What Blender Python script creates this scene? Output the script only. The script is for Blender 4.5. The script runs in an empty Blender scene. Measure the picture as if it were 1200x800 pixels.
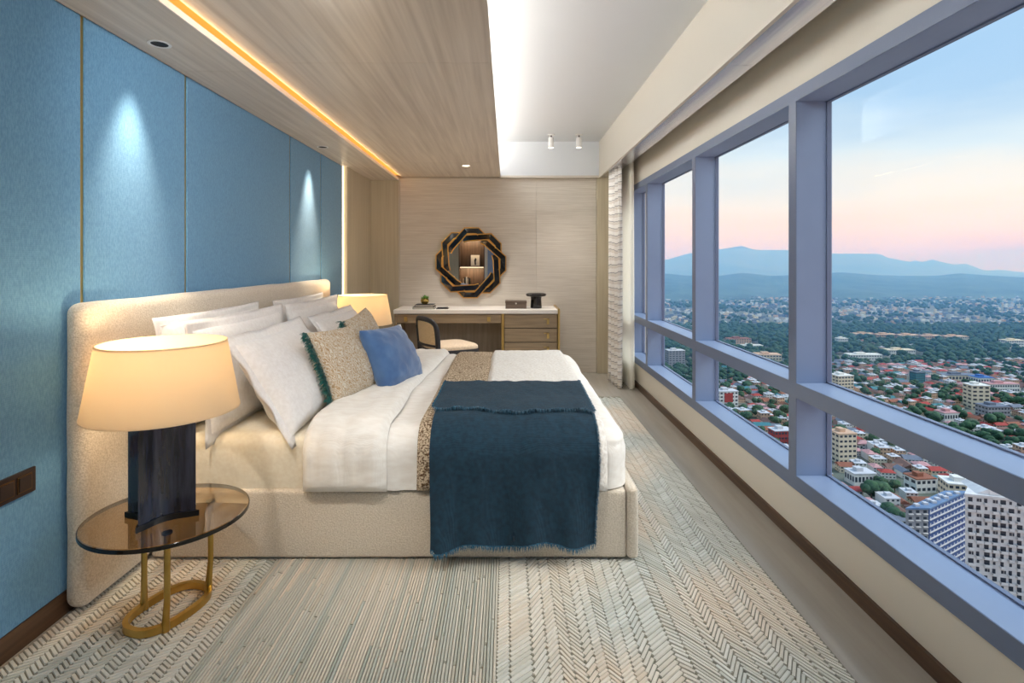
import bpy, bmesh, math, random
from mathutils import Vector, Matrix, noise

random.seed(7)
SC = bpy.context.scene
C = SC.collection
PI = math.pi

def S(r, g, b):
    def f(c):
        c /= 255.0
        return c / 12.92 if c <= 0.04045 else ((c + 0.055) / 1.055) ** 2.4
    return (f(r), f(g), f(b), 1.0)

# ------------------------------------------------------------------ camera
EYE = 1.3
cam = bpy.data.cameras.new('camera')
cam_o = bpy.data.objects.new('camera', cam)
C.objects.link(cam_o)
cam_o.location = (0, 0, EYE)
cam_o.rotation_euler = (PI / 2, 0, 0)
cam.sensor_width = 36.0
cam.lens = 642.0 / 1200.0 * 36.0
cam.shift_x = (600 - 594) / 1200.0
cam.shift_y = (306 - 400) / 1200.0
cam.clip_start = 0.02
cam.clip_end = 30000
SC.camera = cam_o

# ------------------------------------------------------------------ sky
world = bpy.data.worlds.new('dusk_sky')
SC.world = world
world.use_nodes = True
wn, wl = world.node_tree.nodes, world.node_tree.links
wn.clear()
w_out = wn.new('ShaderNodeOutputWorld')
w_bg = wn.new('ShaderNodeBackground')
w_tc = wn.new('ShaderNodeTexCoord')
w_sep = wn.new('ShaderNodeSeparateXYZ')
w_ramp = wn.new('ShaderNodeValToRGB')
cr = w_ramp.color_ramp
SKY = [(0.0, S(206, 176, 170)), (0.018, S(232, 198, 184)), (0.05, S(238, 212, 194)), (0.10, S(230, 220, 210)),
       (0.17, S(200, 212, 220)), (0.25, S(158, 188, 216)), (0.45, S(146, 182, 218)), (1.0, S(134, 174, 216))]
while len(cr.elements) < len(SKY):
    cr.elements.new(0.5)
for e, (p, c) in zip(cr.elements, SKY):
    e.position = p
    e.color = c
w_map = wn.new('ShaderNodeMapping')
w_map.inputs['Scale'].default_value = (2.2, 2.2, 11.0)
w_noise = wn.new('ShaderNodeTexNoise')
w_noise.inputs['Scale'].default_value = 1.6
w_noise.inputs['Detail'].default_value = 6
w_add = wn.new('ShaderNodeMath'); w_add.operation = 'MULTIPLY_ADD'
w_add.inputs[1].default_value = 0.11
w_sub = wn.new('ShaderNodeMath'); w_sub.operation = 'SUBTRACT'
w_sub.inputs[1].default_value = 0.055
w_max = wn.new('ShaderNodeMath'); w_max.operation = 'MAXIMUM'
w_max.inputs[1].default_value = 0.0
wl.new(w_tc.outputs['Generated'], w_sep.inputs[0])
wl.new(w_tc.outputs['Generated'], w_map.inputs[0])
wl.new(w_map.outputs[0], w_noise.inputs['Vector'])
wl.new(w_noise.outputs['Fac'], w_add.inputs[0])
wl.new(w_sep.outputs['Z'], w_add.inputs[2])
wl.new(w_add.outputs[0], w_sub.inputs[0])
wl.new(w_sub.outputs[0], w_max.inputs[0])
wl.new(w_max.outputs[0], w_ramp.inputs[0])
wl.new(w_ramp.outputs[0], w_bg.inputs['Color'])
w_bg.inputs['Strength'].default_value = 1.15
wl.new(w_bg.outputs[0], w_out.inputs['Surface'])

# ------------------------------------------------------------------ view
vs = SC.view_settings
vs.view_transform = 'Standard'
vs.look = 'None'
vs.gamma = 1.0
vs.use_curve_mapping = False
vs.exposure = 0.3
SC.cycles.use_denoising = True
SC.cycles.volume_bounces = 1
SC.cycles.transparent_max_bounces = 16

WARM = (1.0, 0.74, 0.45)
WARM2 = (1.0, 0.95, 0.89)
NEUT = (1.0, 0.92, 0.82)

# ------------------------------------------------------------------ light helpers
def light(name, kind, loc, power, color, rot=(0, 0, 0), **kw):
    d = bpy.data.lights.new(name, kind)
    d.energy = power
    d.color = color
    for k, v in kw.items():
        setattr(d, k, v)
    o = bpy.data.objects.new(name, d)
    o.location = loc
    o.rotation_euler = rot
    C.objects.link(o)
    return o

# added sun, soft and hazy, out of view on the window side as fill
light('sun', 'SUN', (50, -10, 80), 2.8, (1.0, 0.95, 0.90), (Vector((-0.98, 0.17, -0.88))).to_track_quat('-Z', 'Y').to_euler(), angle=math.radians(36))
# unseen fill strip added on the tray ledge; cove strip behind soffit lip
light('tray_cove_light', 'AREA', (-0.58, 2.2, 2.36), 92, (1.0, 0.98, 0.95), (PI, 0, 0), shape='RECTANGLE', size=0.12, size_y=8.0)
light('soffit_cove_light', 'AREA', (-1.250, 2.2, 2.2745), 5, (1.0, 0.6, 0.26), (0, math.radians(-100), 0), shape='RECTANGLE', size=0.01, size_y=8.2)

# ------------------------------------------------------------------ materials
def new_mat(name):
    m = bpy.data.materials.new(name)
    m.use_nodes = True
    nt = m.node_tree
    return m, nt, nt.nodes['Principled BSDF']

def coords(nt, scale, kind='Object', rot=(0, 0, 0)):
    tc = nt.nodes.new('ShaderNodeTexCoord')
    mp = nt.nodes.new('ShaderNodeMapping')
    mp.inputs['Scale'].default_value = scale
    mp.inputs['Rotation'].default_value = rot
    nt.links.new(tc.outputs[kind], mp.inputs[0])
    return mp.outputs[0]

def mat(name, c1, rough=0.6, c2=None, scale=(8, 8, 8), nscale=1.0, detail=4, bump=0.0, bdist=0.002, metal=0.0,
        spec=0.5, sheen=0.0, lo=0.35, hi=0.65, rot=(0, 0, 0), bscale=None, coat=0.0):
    m, nt, b = new_mat(name)
    b.inputs['Roughness'].default_value = rough
    b.inputs['Metallic'].default_value = metal
    b.inputs['Specular IOR Level'].default_value = spec
    b.inputs['Base Color'].default_value = c1
    if sheen:
        b.inputs['Sheen Weight'].default_value = sheen
        b.inputs['Sheen Roughness'].default_value = 0.5
    if coat:
        b.inputs['Coat Weight'].default_value = coat
        b.inputs['Coat Roughness'].default_value = 0.08
    if c2 is not None or bump:
        v = coords(nt, scale, rot=rot)
        n = nt.nodes.new('ShaderNodeTexNoise')
        n.inputs['Scale'].default_value = nscale
        n.inputs['Detail'].default_value = detail
        nt.links.new(v, n.inputs['Vector'])
        if c2 is not None:
            r = nt.nodes.new('ShaderNodeValToRGB')
            r.color_ramp.elements[0].position = lo
            r.color_ramp.elements[1].position = hi
            r.color_ramp.elements[0].color = c1
            r.color_ramp.elements[1].color = c2
            nt.links.new(n.outputs['Fac'], r.inputs[0])
            nt.links.new(r.outputs[0], b.inputs['Base Color'])
        if bump:
            src = n
            if bscale:
                src = nt.nodes.new('ShaderNodeTexNoise')
                src.inputs['Scale'].default_value = 1.0
                src.inputs['Detail'].default_value = 3
                nt.links.new(coords(nt, bscale, rot=rot), src.inputs['Vector'])
            bp = nt.nodes.new('ShaderNodeBump')
            bp.inputs['Strength'].default_value = bump
            bp.inputs['Distance'].default_value = bdist
            nt.links.new(src.outputs['Fac'], bp.inputs['Height'])
            nt.links.new(bp.outputs[0], b.inputs['Normal'])
    return m

def weave_mat(name, c1, c2, freq=400, rough=0.85, bump=0.4, mix_scale=(60, 60, 60), sheen=0.2, bdist=0.001):
    """cloth: fine crossed waves for relief, blotchy two tone yarn colour"""
    m = mat(name, c1, rough, c2, scale=mix_scale, detail=6, sheen=sheen)
    nt = m.node_tree
    b = nt.nodes['Principled BSDF']
    v = coords(nt, (freq, freq, freq))
    s = nt.nodes.new('ShaderNodeSeparateXYZ')
    nt.links.new(v, s.inputs[0])
    outs = []
    for ax in 'XYZ':
        f = nt.nodes.new('ShaderNodeMath'); f.operation = 'SINE'
        nt.links.new(s.outputs[ax], f.inputs[0])
        outs.append(f.outputs[0])
    a = nt.nodes.new('ShaderNodeMath'); a.operation = 'ADD'
    nt.links.new(outs[0], a.inputs[0]); nt.links.new(outs[1], a.inputs[1])
    a2 = nt.nodes.new('ShaderNodeMath'); a2.operation = 'ADD'
    nt.links.new(a.outputs[0], a2.inputs[0]); nt.links.new(outs[2], a2.inputs[1])
    bp = nt.nodes.new('ShaderNodeBump')
    bp.inputs['Strength'].default_value = bump
    bp.inputs['Distance'].default_value = bdist
    nt.links.new(a2.outputs[0], bp.inputs['Height'])
    nt.links.new(bp.outputs[0], b.inputs['Normal'])
    return m

def emit_mat(name, color, strength):
    m, nt, b = new_mat(name)
    b.inputs['Base Color'].default_value = tuple(c * 0.5 for c in color[:3]) + (1,)
    b.inputs['Emission Color'].default_value = color
    b.inputs['Emission Strength'].default_value = strength
    return m

def clear_mat(name, tint, gloss_rough=0.0, ior=1.45, boost=1.0):
    """thin see-through pane: tinted transparency with a fresnel reflection"""
    m = bpy.data.materials.new(name)
    m.use_nodes = True
    nt = m.node_tree
    nt.nodes.clear()
    o = nt.nodes.new('ShaderNodeOutputMaterial')
    t = nt.nodes.new('ShaderNodeBsdfTransparent'); t.inputs[0].default_value = tint
    g = nt.nodes.new('ShaderNodeBsdfGlossy'); g.inputs['Roughness'].default_value = gloss_rough
    f = nt.nodes.new('ShaderNodeFresnel'); f.inputs[0].default_value = ior
    k = nt.nodes.new('ShaderNodeMath'); k.operation = 'MULTIPLY'; k.inputs[1].default_value = boost
    x = nt.nodes.new('ShaderNodeMixShader')
    nt.links.new(f.outputs[0], k.inputs[0]); nt.links.new(k.outputs[0], x.inputs[0])
    nt.links.new(t.outputs[0], x.inputs[1]); nt.links.new(g.outputs[0], x.inputs[2])
    nt.links.new(x.outputs[0], o.inputs['Surface'])
    return m

def shade_mat(name, color):
    m = bpy.data.materials.new(name)
    m.use_nodes = True
    nt = m.node_tree
    nt.nodes.clear()
    o = nt.nodes.new('ShaderNodeOutputMaterial')
    d = nt.nodes.new('ShaderNodeBsdfDiffuse'); d.inputs[0].default_value = color
    t = nt.nodes.new('ShaderNodeBsdfTranslucent'); t.inputs[0].default_value = color
    x = nt.nodes.new('ShaderNodeMixShader'); x.inputs[0].default_value = 0.5
    nt.links.new(d.outputs[0], x.inputs[1]); nt.links.new(t.outputs[0], x.inputs[2])
    nt.links.new(x.outputs[0], o.inputs['Surface'])
    return m

def attr_mat(name, rough=0.9, bscale=(700, 700, 700), bump=0.5, sheen=0.3):
    m = mat(name, (1, 1, 1, 1), rough, None, scale=bscale, bump=bump, bdist=0.002, sheen=sheen)
    nt = m.node_tree
    a = nt.nodes.new('ShaderNodeVertexColor'); a.layer_name = 'yarn'
    nt.links.new(a.outputs[0], nt.nodes['Principled BSDF'].inputs['Base Color'])
    return m

M = {}
M['blue_fabric'] = weave_mat('blue_wall_fabric', S(90, 144, 186), S(108, 162, 200), freq=900, mix_scale=(1, 210, 70), bump=0.2)
M['gold'] = mat('brushed_gold', S(206, 176, 112), 0.32, metal=1.0)
M['brass'] = mat('aged_brass', S(206, 176, 104), 0.28, S(188, 154, 80), scale=(9, 9, 9), metal=1.0)
M['wood_ceiling'] = mat('limed_oak_ceiling', S(230, 219, 204), 0.42, S(204, 191, 175), scale=(34, 1.1, 34), detail=7, bump=0.15, bdist=0.001, lo=0.3, hi=0.7)
M['wood_wall'] = mat('limed_oak_wall', S(206, 196, 172), 0.5, S(192, 180, 154), scale=(40, 40, 1.2), detail=7, bump=0.12, bdist=0.001, lo=0.3, hi=0.7)
M['grasscloth'] = mat('grasscloth', S(228, 221, 210), 0.85, S(206, 197, 184), scale=(3.5, 3.5, 140), detail=7, bump=0.5, bdist=0.001, lo=0.3, hi=0.72)
M['white_paint'] = mat('white_paint', S(222, 225, 228), 0.6)
M['cream_paint'] = mat('cream_paint', S(208, 201, 188), 0.6)
M['cream_wall'] = mat('cream_wall', S(224, 218, 205), 0.65)
M['silver_strip'] = mat('satin_veneer_strip', S(240, 240, 244), 0.22, S(222, 222, 230), scale=(60, 2, 60), detail=5, metal=0.85)
M['floor'] = mat('pale_stone_oak_floor', S(178, 173, 163), 0.22, S(162, 157, 147), scale=(14, 1.0, 14), detail=6, lo=0.3, hi=0.7)
M['walnut_base'] = mat('walnut_baseboard', S(96, 70, 50), 0.35, S(70, 50, 36), scale=(30, 2, 60), detail=5)
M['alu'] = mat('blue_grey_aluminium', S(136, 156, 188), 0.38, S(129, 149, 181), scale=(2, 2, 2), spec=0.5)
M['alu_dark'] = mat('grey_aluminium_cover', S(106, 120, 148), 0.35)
M['glass'] = clear_mat('window_glass', (0.97, 0.985, 0.98, 1), 0.0, 1.2, 0.03)
M['boucle'] = mat('cream_boucle', S(232, 220, 202), 0.95, S(206, 192, 170), scale=(160, 160, 160), detail=5, bump=0.9, bdist=0.004, sheen=0.4)
M['sheet'] = weave_mat('cream_sheet', S(244, 236, 216), S(236, 226, 204), freq=1500, bump=0.1, rough=0.7)
M['linen'] = weave_mat('white_linen', S(248, 244, 236), S(238, 232, 222), freq=1500, bump=0.2, mix_scale=(14, 40, 40))
M['sateen'] = weave_mat('white_sateen', S(246, 243, 240), S(238, 234, 230), freq=700, bump=0.12, rough=0.6)
M['fluffy'] = mat('white_fluffy_knit', S(244, 240, 232), 0.95, S(220, 212, 200), scale=(60, 60, 60), detail=6, bump=0.8, bdist=0.006, sheen=0.4)
M['speckle'] = mat('brown_speckled_knit', S(224, 205, 176), 0.95, S(104, 74, 46), scale=(130, 130, 130), detail=3, bump=1.0, bdist=0.006, lo=0.42, hi=0.6)
M['teal_throw'] = weave_mat('deep_teal_throw', S(6, 42, 60), S(14, 56, 76), freq=1700, bump=0.4, mix_scale=(50, 50, 50), sheen=0.04)
M['teal_fringe'] = mat('teal_fringe', S(44, 100, 124), 0.9, S(20, 66, 92), scale=(80, 80, 80), sheen=0.3)
M['green_fringe'] = mat('green_teal_fringe', S(30, 116, 104), 0.85, S(12, 70, 74), scale=(120, 120, 120), sheen=0.3)
M['denim'] = mat('dusty_blue_velvet', S(58, 94, 142), 0.8, S(78, 116, 164), scale=(9, 9, 9), detail=7, bump=0.3, bdist=0.002, sheen=0.5, bscale=(300, 300, 300))
M['white_trim'] = mat('white_cushion_back', S(240, 234, 224), 0.85)
M['shade'] = shade_mat('linen_lampshade', S(246, 232, 206))
M['horn'] = mat('dark_horn_veneer', S(24, 25, 34), 0.2, S(58, 62, 84), scale=(60, 60, 6), detail=6, bump=0.1, coat=0.6, lo=0.35, hi=0.75)
M['black'] = mat('black_lacquer', S(16, 16, 18), 0.3)
M['smoke_glass'] = clear_mat('smoked_bronze_glass', (0.74, 0.60, 0.40, 1), 0.01, 1.45, 0.4)
M['smoke_edge'] = mat('smoked_glass_edge', S(24, 22, 18), 0.12)
M['switch'] = mat('dark_bronze_switch', S(58, 46, 44), 0.35, metal=0.4)
M['switch_rim'] = mat('switch_brass_rim', S(110, 84, 56), 0.35, metal=0.8)
M['mirror'] = mat('mirror_silver', (0.92, 0.92, 0.92, 1), 0.0, metal=1.0)
M['black_glass'] = mat('black_mirror_glass', S(14, 14, 18), 0.06, spec=0.8)
M['gilt'] = mat('gilt_bevel', S(222, 168, 92), 0.3, metal=1.0)
M['desk_top'] = mat('white_desk_top', S(240, 234, 226), 0.3)
M['desk_wood'] = mat('grey_oak_desk', S(168, 146, 116), 0.42, S(134, 114, 90), scale=(2.5, 30, 46), detail=7, lo=0.3, hi=0.7)
M['desk_back'] = mat('desk_back_panel', S(176, 158, 138), 0.6, S(158, 142, 122), scale=(30, 30, 2), detail=4)
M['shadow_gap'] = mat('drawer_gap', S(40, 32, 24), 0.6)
M['charcoal'] = mat('charcoal_frame', S(44, 44, 50), 0.45)
M['cane'] = mat('woven_cane', S(236, 212, 174), 0.7, S(210, 182, 140), scale=(110, 110, 110), detail=2, bump=0.6)
M['seat_cream'] = weave_mat('cream_seat_fabric', S(228, 206, 178), S(210, 186, 158), freq=500)
M['leaf'] = mat('succulent_green', S(112, 156, 52), 0.5, S(66, 112, 34), scale=(60, 60, 60))
M['gold_pot'] = mat('gold_pot', S(198, 170, 96), 0.2, metal=1.0)
M['book_dark'] = mat('dark_book_cover', S(46, 48, 50), 0.5)
M['paper'] = mat('book_pages', S(232, 226, 212), 0.8, S(206, 200, 188), scale=(1, 1, 400))
M['shagreen'] = mat('taupe_shagreen', S(104, 88, 76), 0.5, S(88, 74, 64), scale=(150, 150, 150), bump=0.3)
M['marble'] = mat('black_marble', S(30, 30, 32), 0.12, S(140, 140, 138), scale=(14, 14, 14), detail=9, lo=0.58, hi=0.86)
M['spot_white'] = mat('white_spot_housing', S(236, 234, 230), 0.4)
M['lamp_on'] = emit_mat('lit_lamp_face', (1.0, 0.86, 0.62, 1), 9.0)
M['led'] = emit_mat('led_strip', (1.0, 0.40, 0.07, 1), 0.85)
M['led_white'] = emit_mat('warm_white_led_strip', (1.0, 0.78, 0.52, 1), 3.6)
M['orange_lip'] = mat('soffit_lip_paint', S(236, 230, 220), 0.5)
M['sheer'] = shade_mat('ivory_sheer', S(252, 250, 240))
M['rug_base'] = mat('rug_backing', S(134, 130, 114), 0.95, S(108, 108, 94), scale=(20, 20, 20))
M['rug_pile'] = attr_mat('rug_pile')
M['shelf_wood'] = mat('dark_shelf_wood', S(92, 72, 58), 0.5, S(66, 50, 40), scale=(40, 40, 2), detail=5)

# ------------------------------------------------------------------ mesh helpers
class MB:
    def __init__(self):
        self.v, self.f, self.mi, self.col = [], [], [], []

    def add(self, vs, fs, mi=0, col=None):
        o = len(self.v)
        self.v += [tuple(p) for p in vs]
        for f in fs:
            self.f.append(tuple(i + o for i in f))
            self.mi.append(mi)
            if col is not None:
                self.col.append(col)
        return self

    def box(self, x0, x1, y0, y1, z0, z1, mi=0, col=None, ch=0.0):
        if ch <= 0:
            vs = [(x0, y0, z0), (x1, y0, z0), (x1, y1, z0), (x0, y1, z0), (x0, y0, z1), (x1, y0, z1), (x1, y1, z1), (x0, y1, z1)]
            fs = [(3, 2, 1, 0), (4, 5, 6, 7), (0, 1, 5, 4), (1, 2, 6, 5), (2, 3, 7, 6), (3, 0, 4, 7)]
            return self.add(vs, fs, mi, col)
        bm = bmesh.new()
        bmesh.ops.create_cube(bm, size=1.0)
        for v in bm.verts:
            v.co = Vector(((x0 + x1) / 2 + v.co.x * (x1 - x0), (y0 + y1) / 2 + v.co.y * (y1 - y0), (z0 + z1) / 2 + v.co.z * (z1 - z0)))
        bmesh.ops.bevel(bm, geom=bm.edges[:], offset=ch, segments=2, affect='EDGES', profile=0.5)
        bm.verts.index_update()
        self.add([v.co[:] for v in bm.verts], [[v.index for v in f.verts] for f in bm.faces], mi, col)
        bm.free()
        return self

    def prism(self, poly, z0, z1, mi=0):
        n = len(poly)
        vs = [(x, y, z0) for x, y in poly] + [(x, y, z1) for x, y in poly]
        fs = [tuple(reversed(range(n))), tuple(range(n, 2 * n))]
        fs += [(i, (i + 1) % n, n + (i + 1) % n, n + i) for i in range(n)]
        return self.add(vs, fs, mi)

    def lathe(self, prof, c=(0, 0), seg=32, sx=1.0, sy=1.0, closed=False, mi=0, rot=0.0):
        vs, fs = [], []
        n = len(prof)
        for i in range(seg):
            a = 2 * PI * i / seg
            for r, z in prof:
                x, y = r * math.cos(a) * sx, r * math.sin(a) * sy
                vs.append((c[0] + x * math.cos(rot) - y * math.sin(rot), c[1] + x * math.sin(rot) + y * math.cos(rot), z))
        m = n if closed else n - 1
        for i in range(seg):
            j = (i + 1) % seg
            for k in range(m):
                k2 = (k + 1) % n
                fs.append((i * n + k, j * n + k, j * n + k2, i * n + k2))
        if not closed:
            if prof[0][0] > 1e-6:
                fs.append(tuple(i * n for i in reversed(range(seg))))
            if prof[-1][0] > 1e-6:
                fs.append(tuple(i * n + n - 1 for i in range(seg)))
        return self.add(vs, fs, mi)

    def tube(self, pts, r, seg=8, closed=False, mi=0, flat=None):
        pts = [Vector(p) for p in pts]
        n = len(pts)
        vs, fs = [], []
        up0 = Vector((0, 0, 1))
        for i, p in enumerate(pts):
            if closed:
                t = pts[(i + 1) % n] - pts[i - 1]
            else:
                t = pts[min(i + 1, n - 1)] - pts[max(i - 1, 0)]
            t.normalize()
            up = up0 if abs(t.z) < 0.95 else Vector((1, 0, 0))
            a = t.cross(up).normalized()
            b = a.cross(t).normalized()
            rr = r[i] if isinstance(r, (list, tuple)) else r
            for k in range(seg):
                an = 2 * PI * k / seg
                ra, rb = (rr, rr) if flat is None else flat
                vs.append(p + a * math.cos(an) * ra + b * math.sin(an) * rb)
        for i in range(n if closed else n - 1):
            j = (i + 1) % n
            for k in range(seg):
                k2 = (k + 1) % seg
                fs.append((i * seg + k, i * seg + k2, j * seg + k2, j * seg + k))
        if not closed:
            fs.append(tuple(reversed(range(seg))))
            fs.append(tuple((n - 1) * seg + k for k in range(seg)))
        return self.add(vs, fs, mi)

    def grid(self, nu, nv, fn, mi=0):
        vs = [fn(i / (nu - 1), j / (nv - 1)) for i in range(nu) for j in range(nv)]
        fs = [(i * nv + j, (i + 1) * nv + j, (i + 1) * nv + j + 1, i * nv + j + 1) for i in range(nu - 1) for j in range(nv - 1)]
        return self.add(vs, fs, mi)

    def mesh(self, name, mats, smooth=None):
        me = bpy.data.meshes.new(name)
        me.from_pydata(self.v, [], self.f)
        for m in (mats if isinstance(mats, (list, tuple)) else [mats]):
            me.materials.append(M[m] if isinstance(m, str) else m)
        if any(self.mi):
            me.polygons.foreach_set('material_index', self.mi)
        if self.col:
            ca = me.color_attributes.new('yarn', 'FLOAT_COLOR', 'CORNER')
            data = []
            for f, c in zip(self.f, self.col):
                data += list(c) * len(f)
            ca.data.foreach_set('color', data)
        if smooth is not None:
            me.polygons.foreach_set('use_smooth', [True] * len(me.polygons))
            if smooth < 180:
                me.set_sharp_from_angle(angle=math.radians(smooth))
        me.update()
        return me

def rbox(mb, lo, hi, r, step=0.06, disp=None, open_bottom=False, arc=4, mi=0):
    """rounded box; disp(co, normal) -> signed offset along the normal"""
    ax = []
    for k in range(3):
        a, b = lo[k], hi[k]
        rr = min(r, (b - a) / 2 - 1e-4)
        arcs = [rr * (1 - math.cos(PI / 2 * i / arc)) for i in range(arc + 1)]
        arcs = [rr * math.tan(PI / 4 * i / arc) for i in range(arc + 1)]
        n = max(1, int(round((b - a - 2 * rr) / step)))
        c = [a + t for t in arcs] + [a + rr + (b - a - 2 * rr) * i / n for i in range(1, n)] + [b - t for t in reversed(arcs)]
        ax.append(c)
    idx, vs, fs = {}, [], []
    L = [len(a) - 1 for a in ax]
    rs = [min(r, (hi[k] - lo[k]) / 2 - 1e-4) for k in range(3)]

    def vert(i, j, k):
        key = (i, j, k)
        if key in idx:
            return idx[key]
        p = Vector((ax[0][i], ax[1][j], ax[2][k]))
        q = Vector([min(max(p[m], lo[m] + rs[m]), hi[m] - rs[m]) for m in range(3)])
        if open_bottom:
            q.z = min(max(p.z, lo[2]), hi[2] - rs[2])
        d = p - q
        if d.length > 1e-9:
            nrm = d.normalized()
            # respect a smaller radius on a thin axis
            co = q + Vector([nrm[m] * rs[m] for m in range(3)])
        else:
            nrm = Vector((0, 0, 1)); co = p
        if disp:
            co = co + nrm * disp(co, nrm)
        idx[key] = len(vs)
        vs.append(co[:])
        return idx[key]

    def quad(a, b, c, d):
        fs.append((vert(*a), vert(*b), vert(*c), vert(*d)))
    for i in range(L[0]):
        for j in range(L[1]):
            if not open_bottom:
                quad((i, j, 0), (i, j + 1, 0), (i + 1, j + 1, 0), (i + 1, j, 0))
            quad((i, j, L[2]), (i + 1, j, L[2]), (i + 1, j + 1, L[2]), (i, j + 1, L[2]))
    for i in range(L[0]):
        for k in range(L[2]):
            quad((i, 0, k), (i + 1, 0, k), (i + 1, 0, k + 1), (i, 0, k + 1))
            quad((i, L[1], k), (i, L[1], k + 1), (i + 1, L[1], k + 1), (i + 1, L[1], k))
    for j in range(L[1]):
        for k in range(L[2]):
            quad((0, j, k), (0, j, k + 1), (0, j + 1, k + 1), (0, j + 1, k))
            quad((L[0], j, k), (L[0], j + 1, k), (L[0], j + 1, k + 1), (L[0], j, k + 1))
    mb.add(vs, fs, mi)
    return mb

def world_loc(o):
    p = Vector((0, 0, 0))
    while o is not None:
        p += o.location
        o = o.parent
    return p

def obj(name, mb, mats, parent=None, smooth=None):
    """link a mesh built in world coordinates, as a child of parent if given"""
    me = mb.mesh(name, mats, smooth)
    o = bpy.data.objects.new(name, me)
    C.objects.link(o)
    if parent is not None:
        me.transform(Matrix.Translation(-world_loc(parent)))
        o.parent = parent
    return o

def tag(o, label=None, cat=None, group=None, kind=None):
    if label: o['label'] = label
    if cat: o['category'] = cat
    if group: o['group'] = group
    if kind: o['kind'] = kind
    return o

def thing(name, label, cat, loc, group=None):
    o = bpy.data.objects.new(name, None)
    o.empty_display_size = 0.1
    C.objects.link(o)
    o.location = loc
    return tag(o, label, cat, group)

def struct(name, loc=(0, 0, 0), label=None):
    o = bpy.data.objects.new(name, None)
    o.empty_display_size = 0.1
    C.objects.link(o)
    o.location = loc
    return tag(o, label, None, None, 'structure')

def copy_tree(o, parent=None):
    c = o.copy()
    C.objects.link(c)
    c.parent = parent
    for ch in list(o.children):
        copy_tree(ch, c)
    return c

def N(x, y, z):
    return noise.noise(Vector((x, y, z)))

def B(*a, **k):
    return MB().box(*a, **k)

# ================================================================== THE ROOM
YB, YR = 6.40, -2.0          # back wall, rear wall
XL, XW, XG = -1.629, 1.342, 1.481   # left wall, window wall, glass line
ZS, ZC, ZT = 2.242, 2.270, 2.685    # soffit, wood ceiling, tray ceiling

tag(obj('floor', B(-1.75, 1.36, YR - 0.1, YB + 0.1, -0.12, 0.0), 'floor'), 'pale grey brown oak floor beside the rug', kind='structure')

# --- left wall with fabric panels and gold strips
wl_ = struct('wall_left', label='left wall of tall blue fabric panels with gold strips')
obj('wall_core', B(XL - 0.2, XL - 0.02, YR, YB + 0.1, 0, 2.8), 'cream_wall', wl_)
strips = [-0.57, 0.767, 2.104, 2.781, 4.117, 4.797]
edges = [YR] + strips + [5.435]
for a, b in zip(edges[:-1], edges[1:]):
    obj('fabric_panel', B(XL - 0.02, XL, a + 0.009, b - 0.009, 0.085, ZS, ch=0.004), 'blue_fabric', wl_)
for s in strips:
    obj('gold_strip', B(XL - 0.019, XL - 0.006, s - 0.009, s + 0.009, 0.0, ZS), 'gold', wl_)
obj('led_strip', B(XL - 0.018, XL + 0.004, 5.437, 5.453, 0.30, ZS), 'led_white', wl_)
obj('oak_panel', B(XL - 0.02, XL + 0.042, 5.458, YB, 0, ZS, ch=0.003), 'wood_wall', wl_)
bl = tag(obj('baseboard_left', B(XL - 0.018, XL + 0.004, YR, 5.43, 0.0, 0.085), 'walnut_base'), 'dark walnut baseboard under the blue fabric wall', kind='structure')

# --- back wall
wb = struct('wall_back', label='back wall in beige grasscloth behind the desk')
obj('wall_core', B(XL - 0.2, 1.7, YB + 0.02, YB + 0.2, 0, 2.8), 'cream_wall', wb)
obj('oak_panel', B(XL + 0.042, -1.262, YB - 0.02, YB + 0.02, 0, ZS + 0.03, ch=0.002), 'wood_wall', wb)
obj('edge_trim', B(-1.262, -1.247, YB - 0.024, YB + 0.02, 0, ZC), 'cream_paint', wb)
for a, b in ((-1.247, 0.339), (0.341, 1.044)):
    obj('grasscloth_panel', B(a, b, YB, YB + 0.02, 0, ZC, ch=0.0015), 'grasscloth', wb)
obj('brown_pilaster', B(1.046, 1.36, YB - 0.05, YB + 0.02, 0, ZC, ch=0.004), 'wood_wall', wb)
obj('side_fin', B(1.20, 1.36, 6.02, YB - 0.05, 0, ZC, ch=0.004), 'wood_wall', wb)

# --- ceiling
ce = struct('ceiling', label='wood veneer ceiling with a white recessed tray')
ys = [YR, -1.36, 0.0, 1.345, 2.715, 4.10, 5.46, YB]
for a, b in zip(ys[:-1], ys[1:]):
    obj('soffit_panel', B(XL, -1.262, a + 0.0018, b - 0.0018, ZS, ZS + 0.03), 'wood_ceiling', ce)
    obj('ceiling_panel', B(-1.232, -0.077, a + 0.0018, b - 0.0018, ZC + 0.012, ZC + 0.04), 'wood_ceiling', ce)
obj('soffit_lip', B(-1.264, -1.258, YR, YB, ZS - 0.001, ZS + 0.024), 'orange_lip', ce)
obj('led_strip', B(-1.300, -1.2325, YR, YB - 0.03, 2.300, 2.306), 'led', ce)
obj('wood_edge', B(-0.092, -0.075, YR, YB, ZC + 0.010, ZC + 0.042), 'wood_ceiling', ce)
obj('slab', B(XL - 0.2, 1.7, YR - 0.1, YB + 0.2, ZT, ZT + 0.1), 'white_paint', ce)
obj('tray_side', B(-0.87, -0.85, YR, YB, ZC + 0.04, ZT), 'white_paint', ce)
obj('tray_end', B(-0.87, 1.07, YB - 0.06, YB + 0.02, ZC + 0.02, ZT), 'white_paint', ce)
obj('tray_trim', B(-0.075, 1.067, YB - 0.07, YB + 0.02, ZC - 0.005, ZC + 0.02), 'cream_paint', ce)
obj('beam', B(1.067, 1.225, YR, YB, ZC + 0.004, ZT), 'cream_paint', ce)
obj('beam_edge', B(1.065, 1.085, YR, YB, ZC - 0.004, ZC + 0.012), 'cream_paint', ce)
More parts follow.
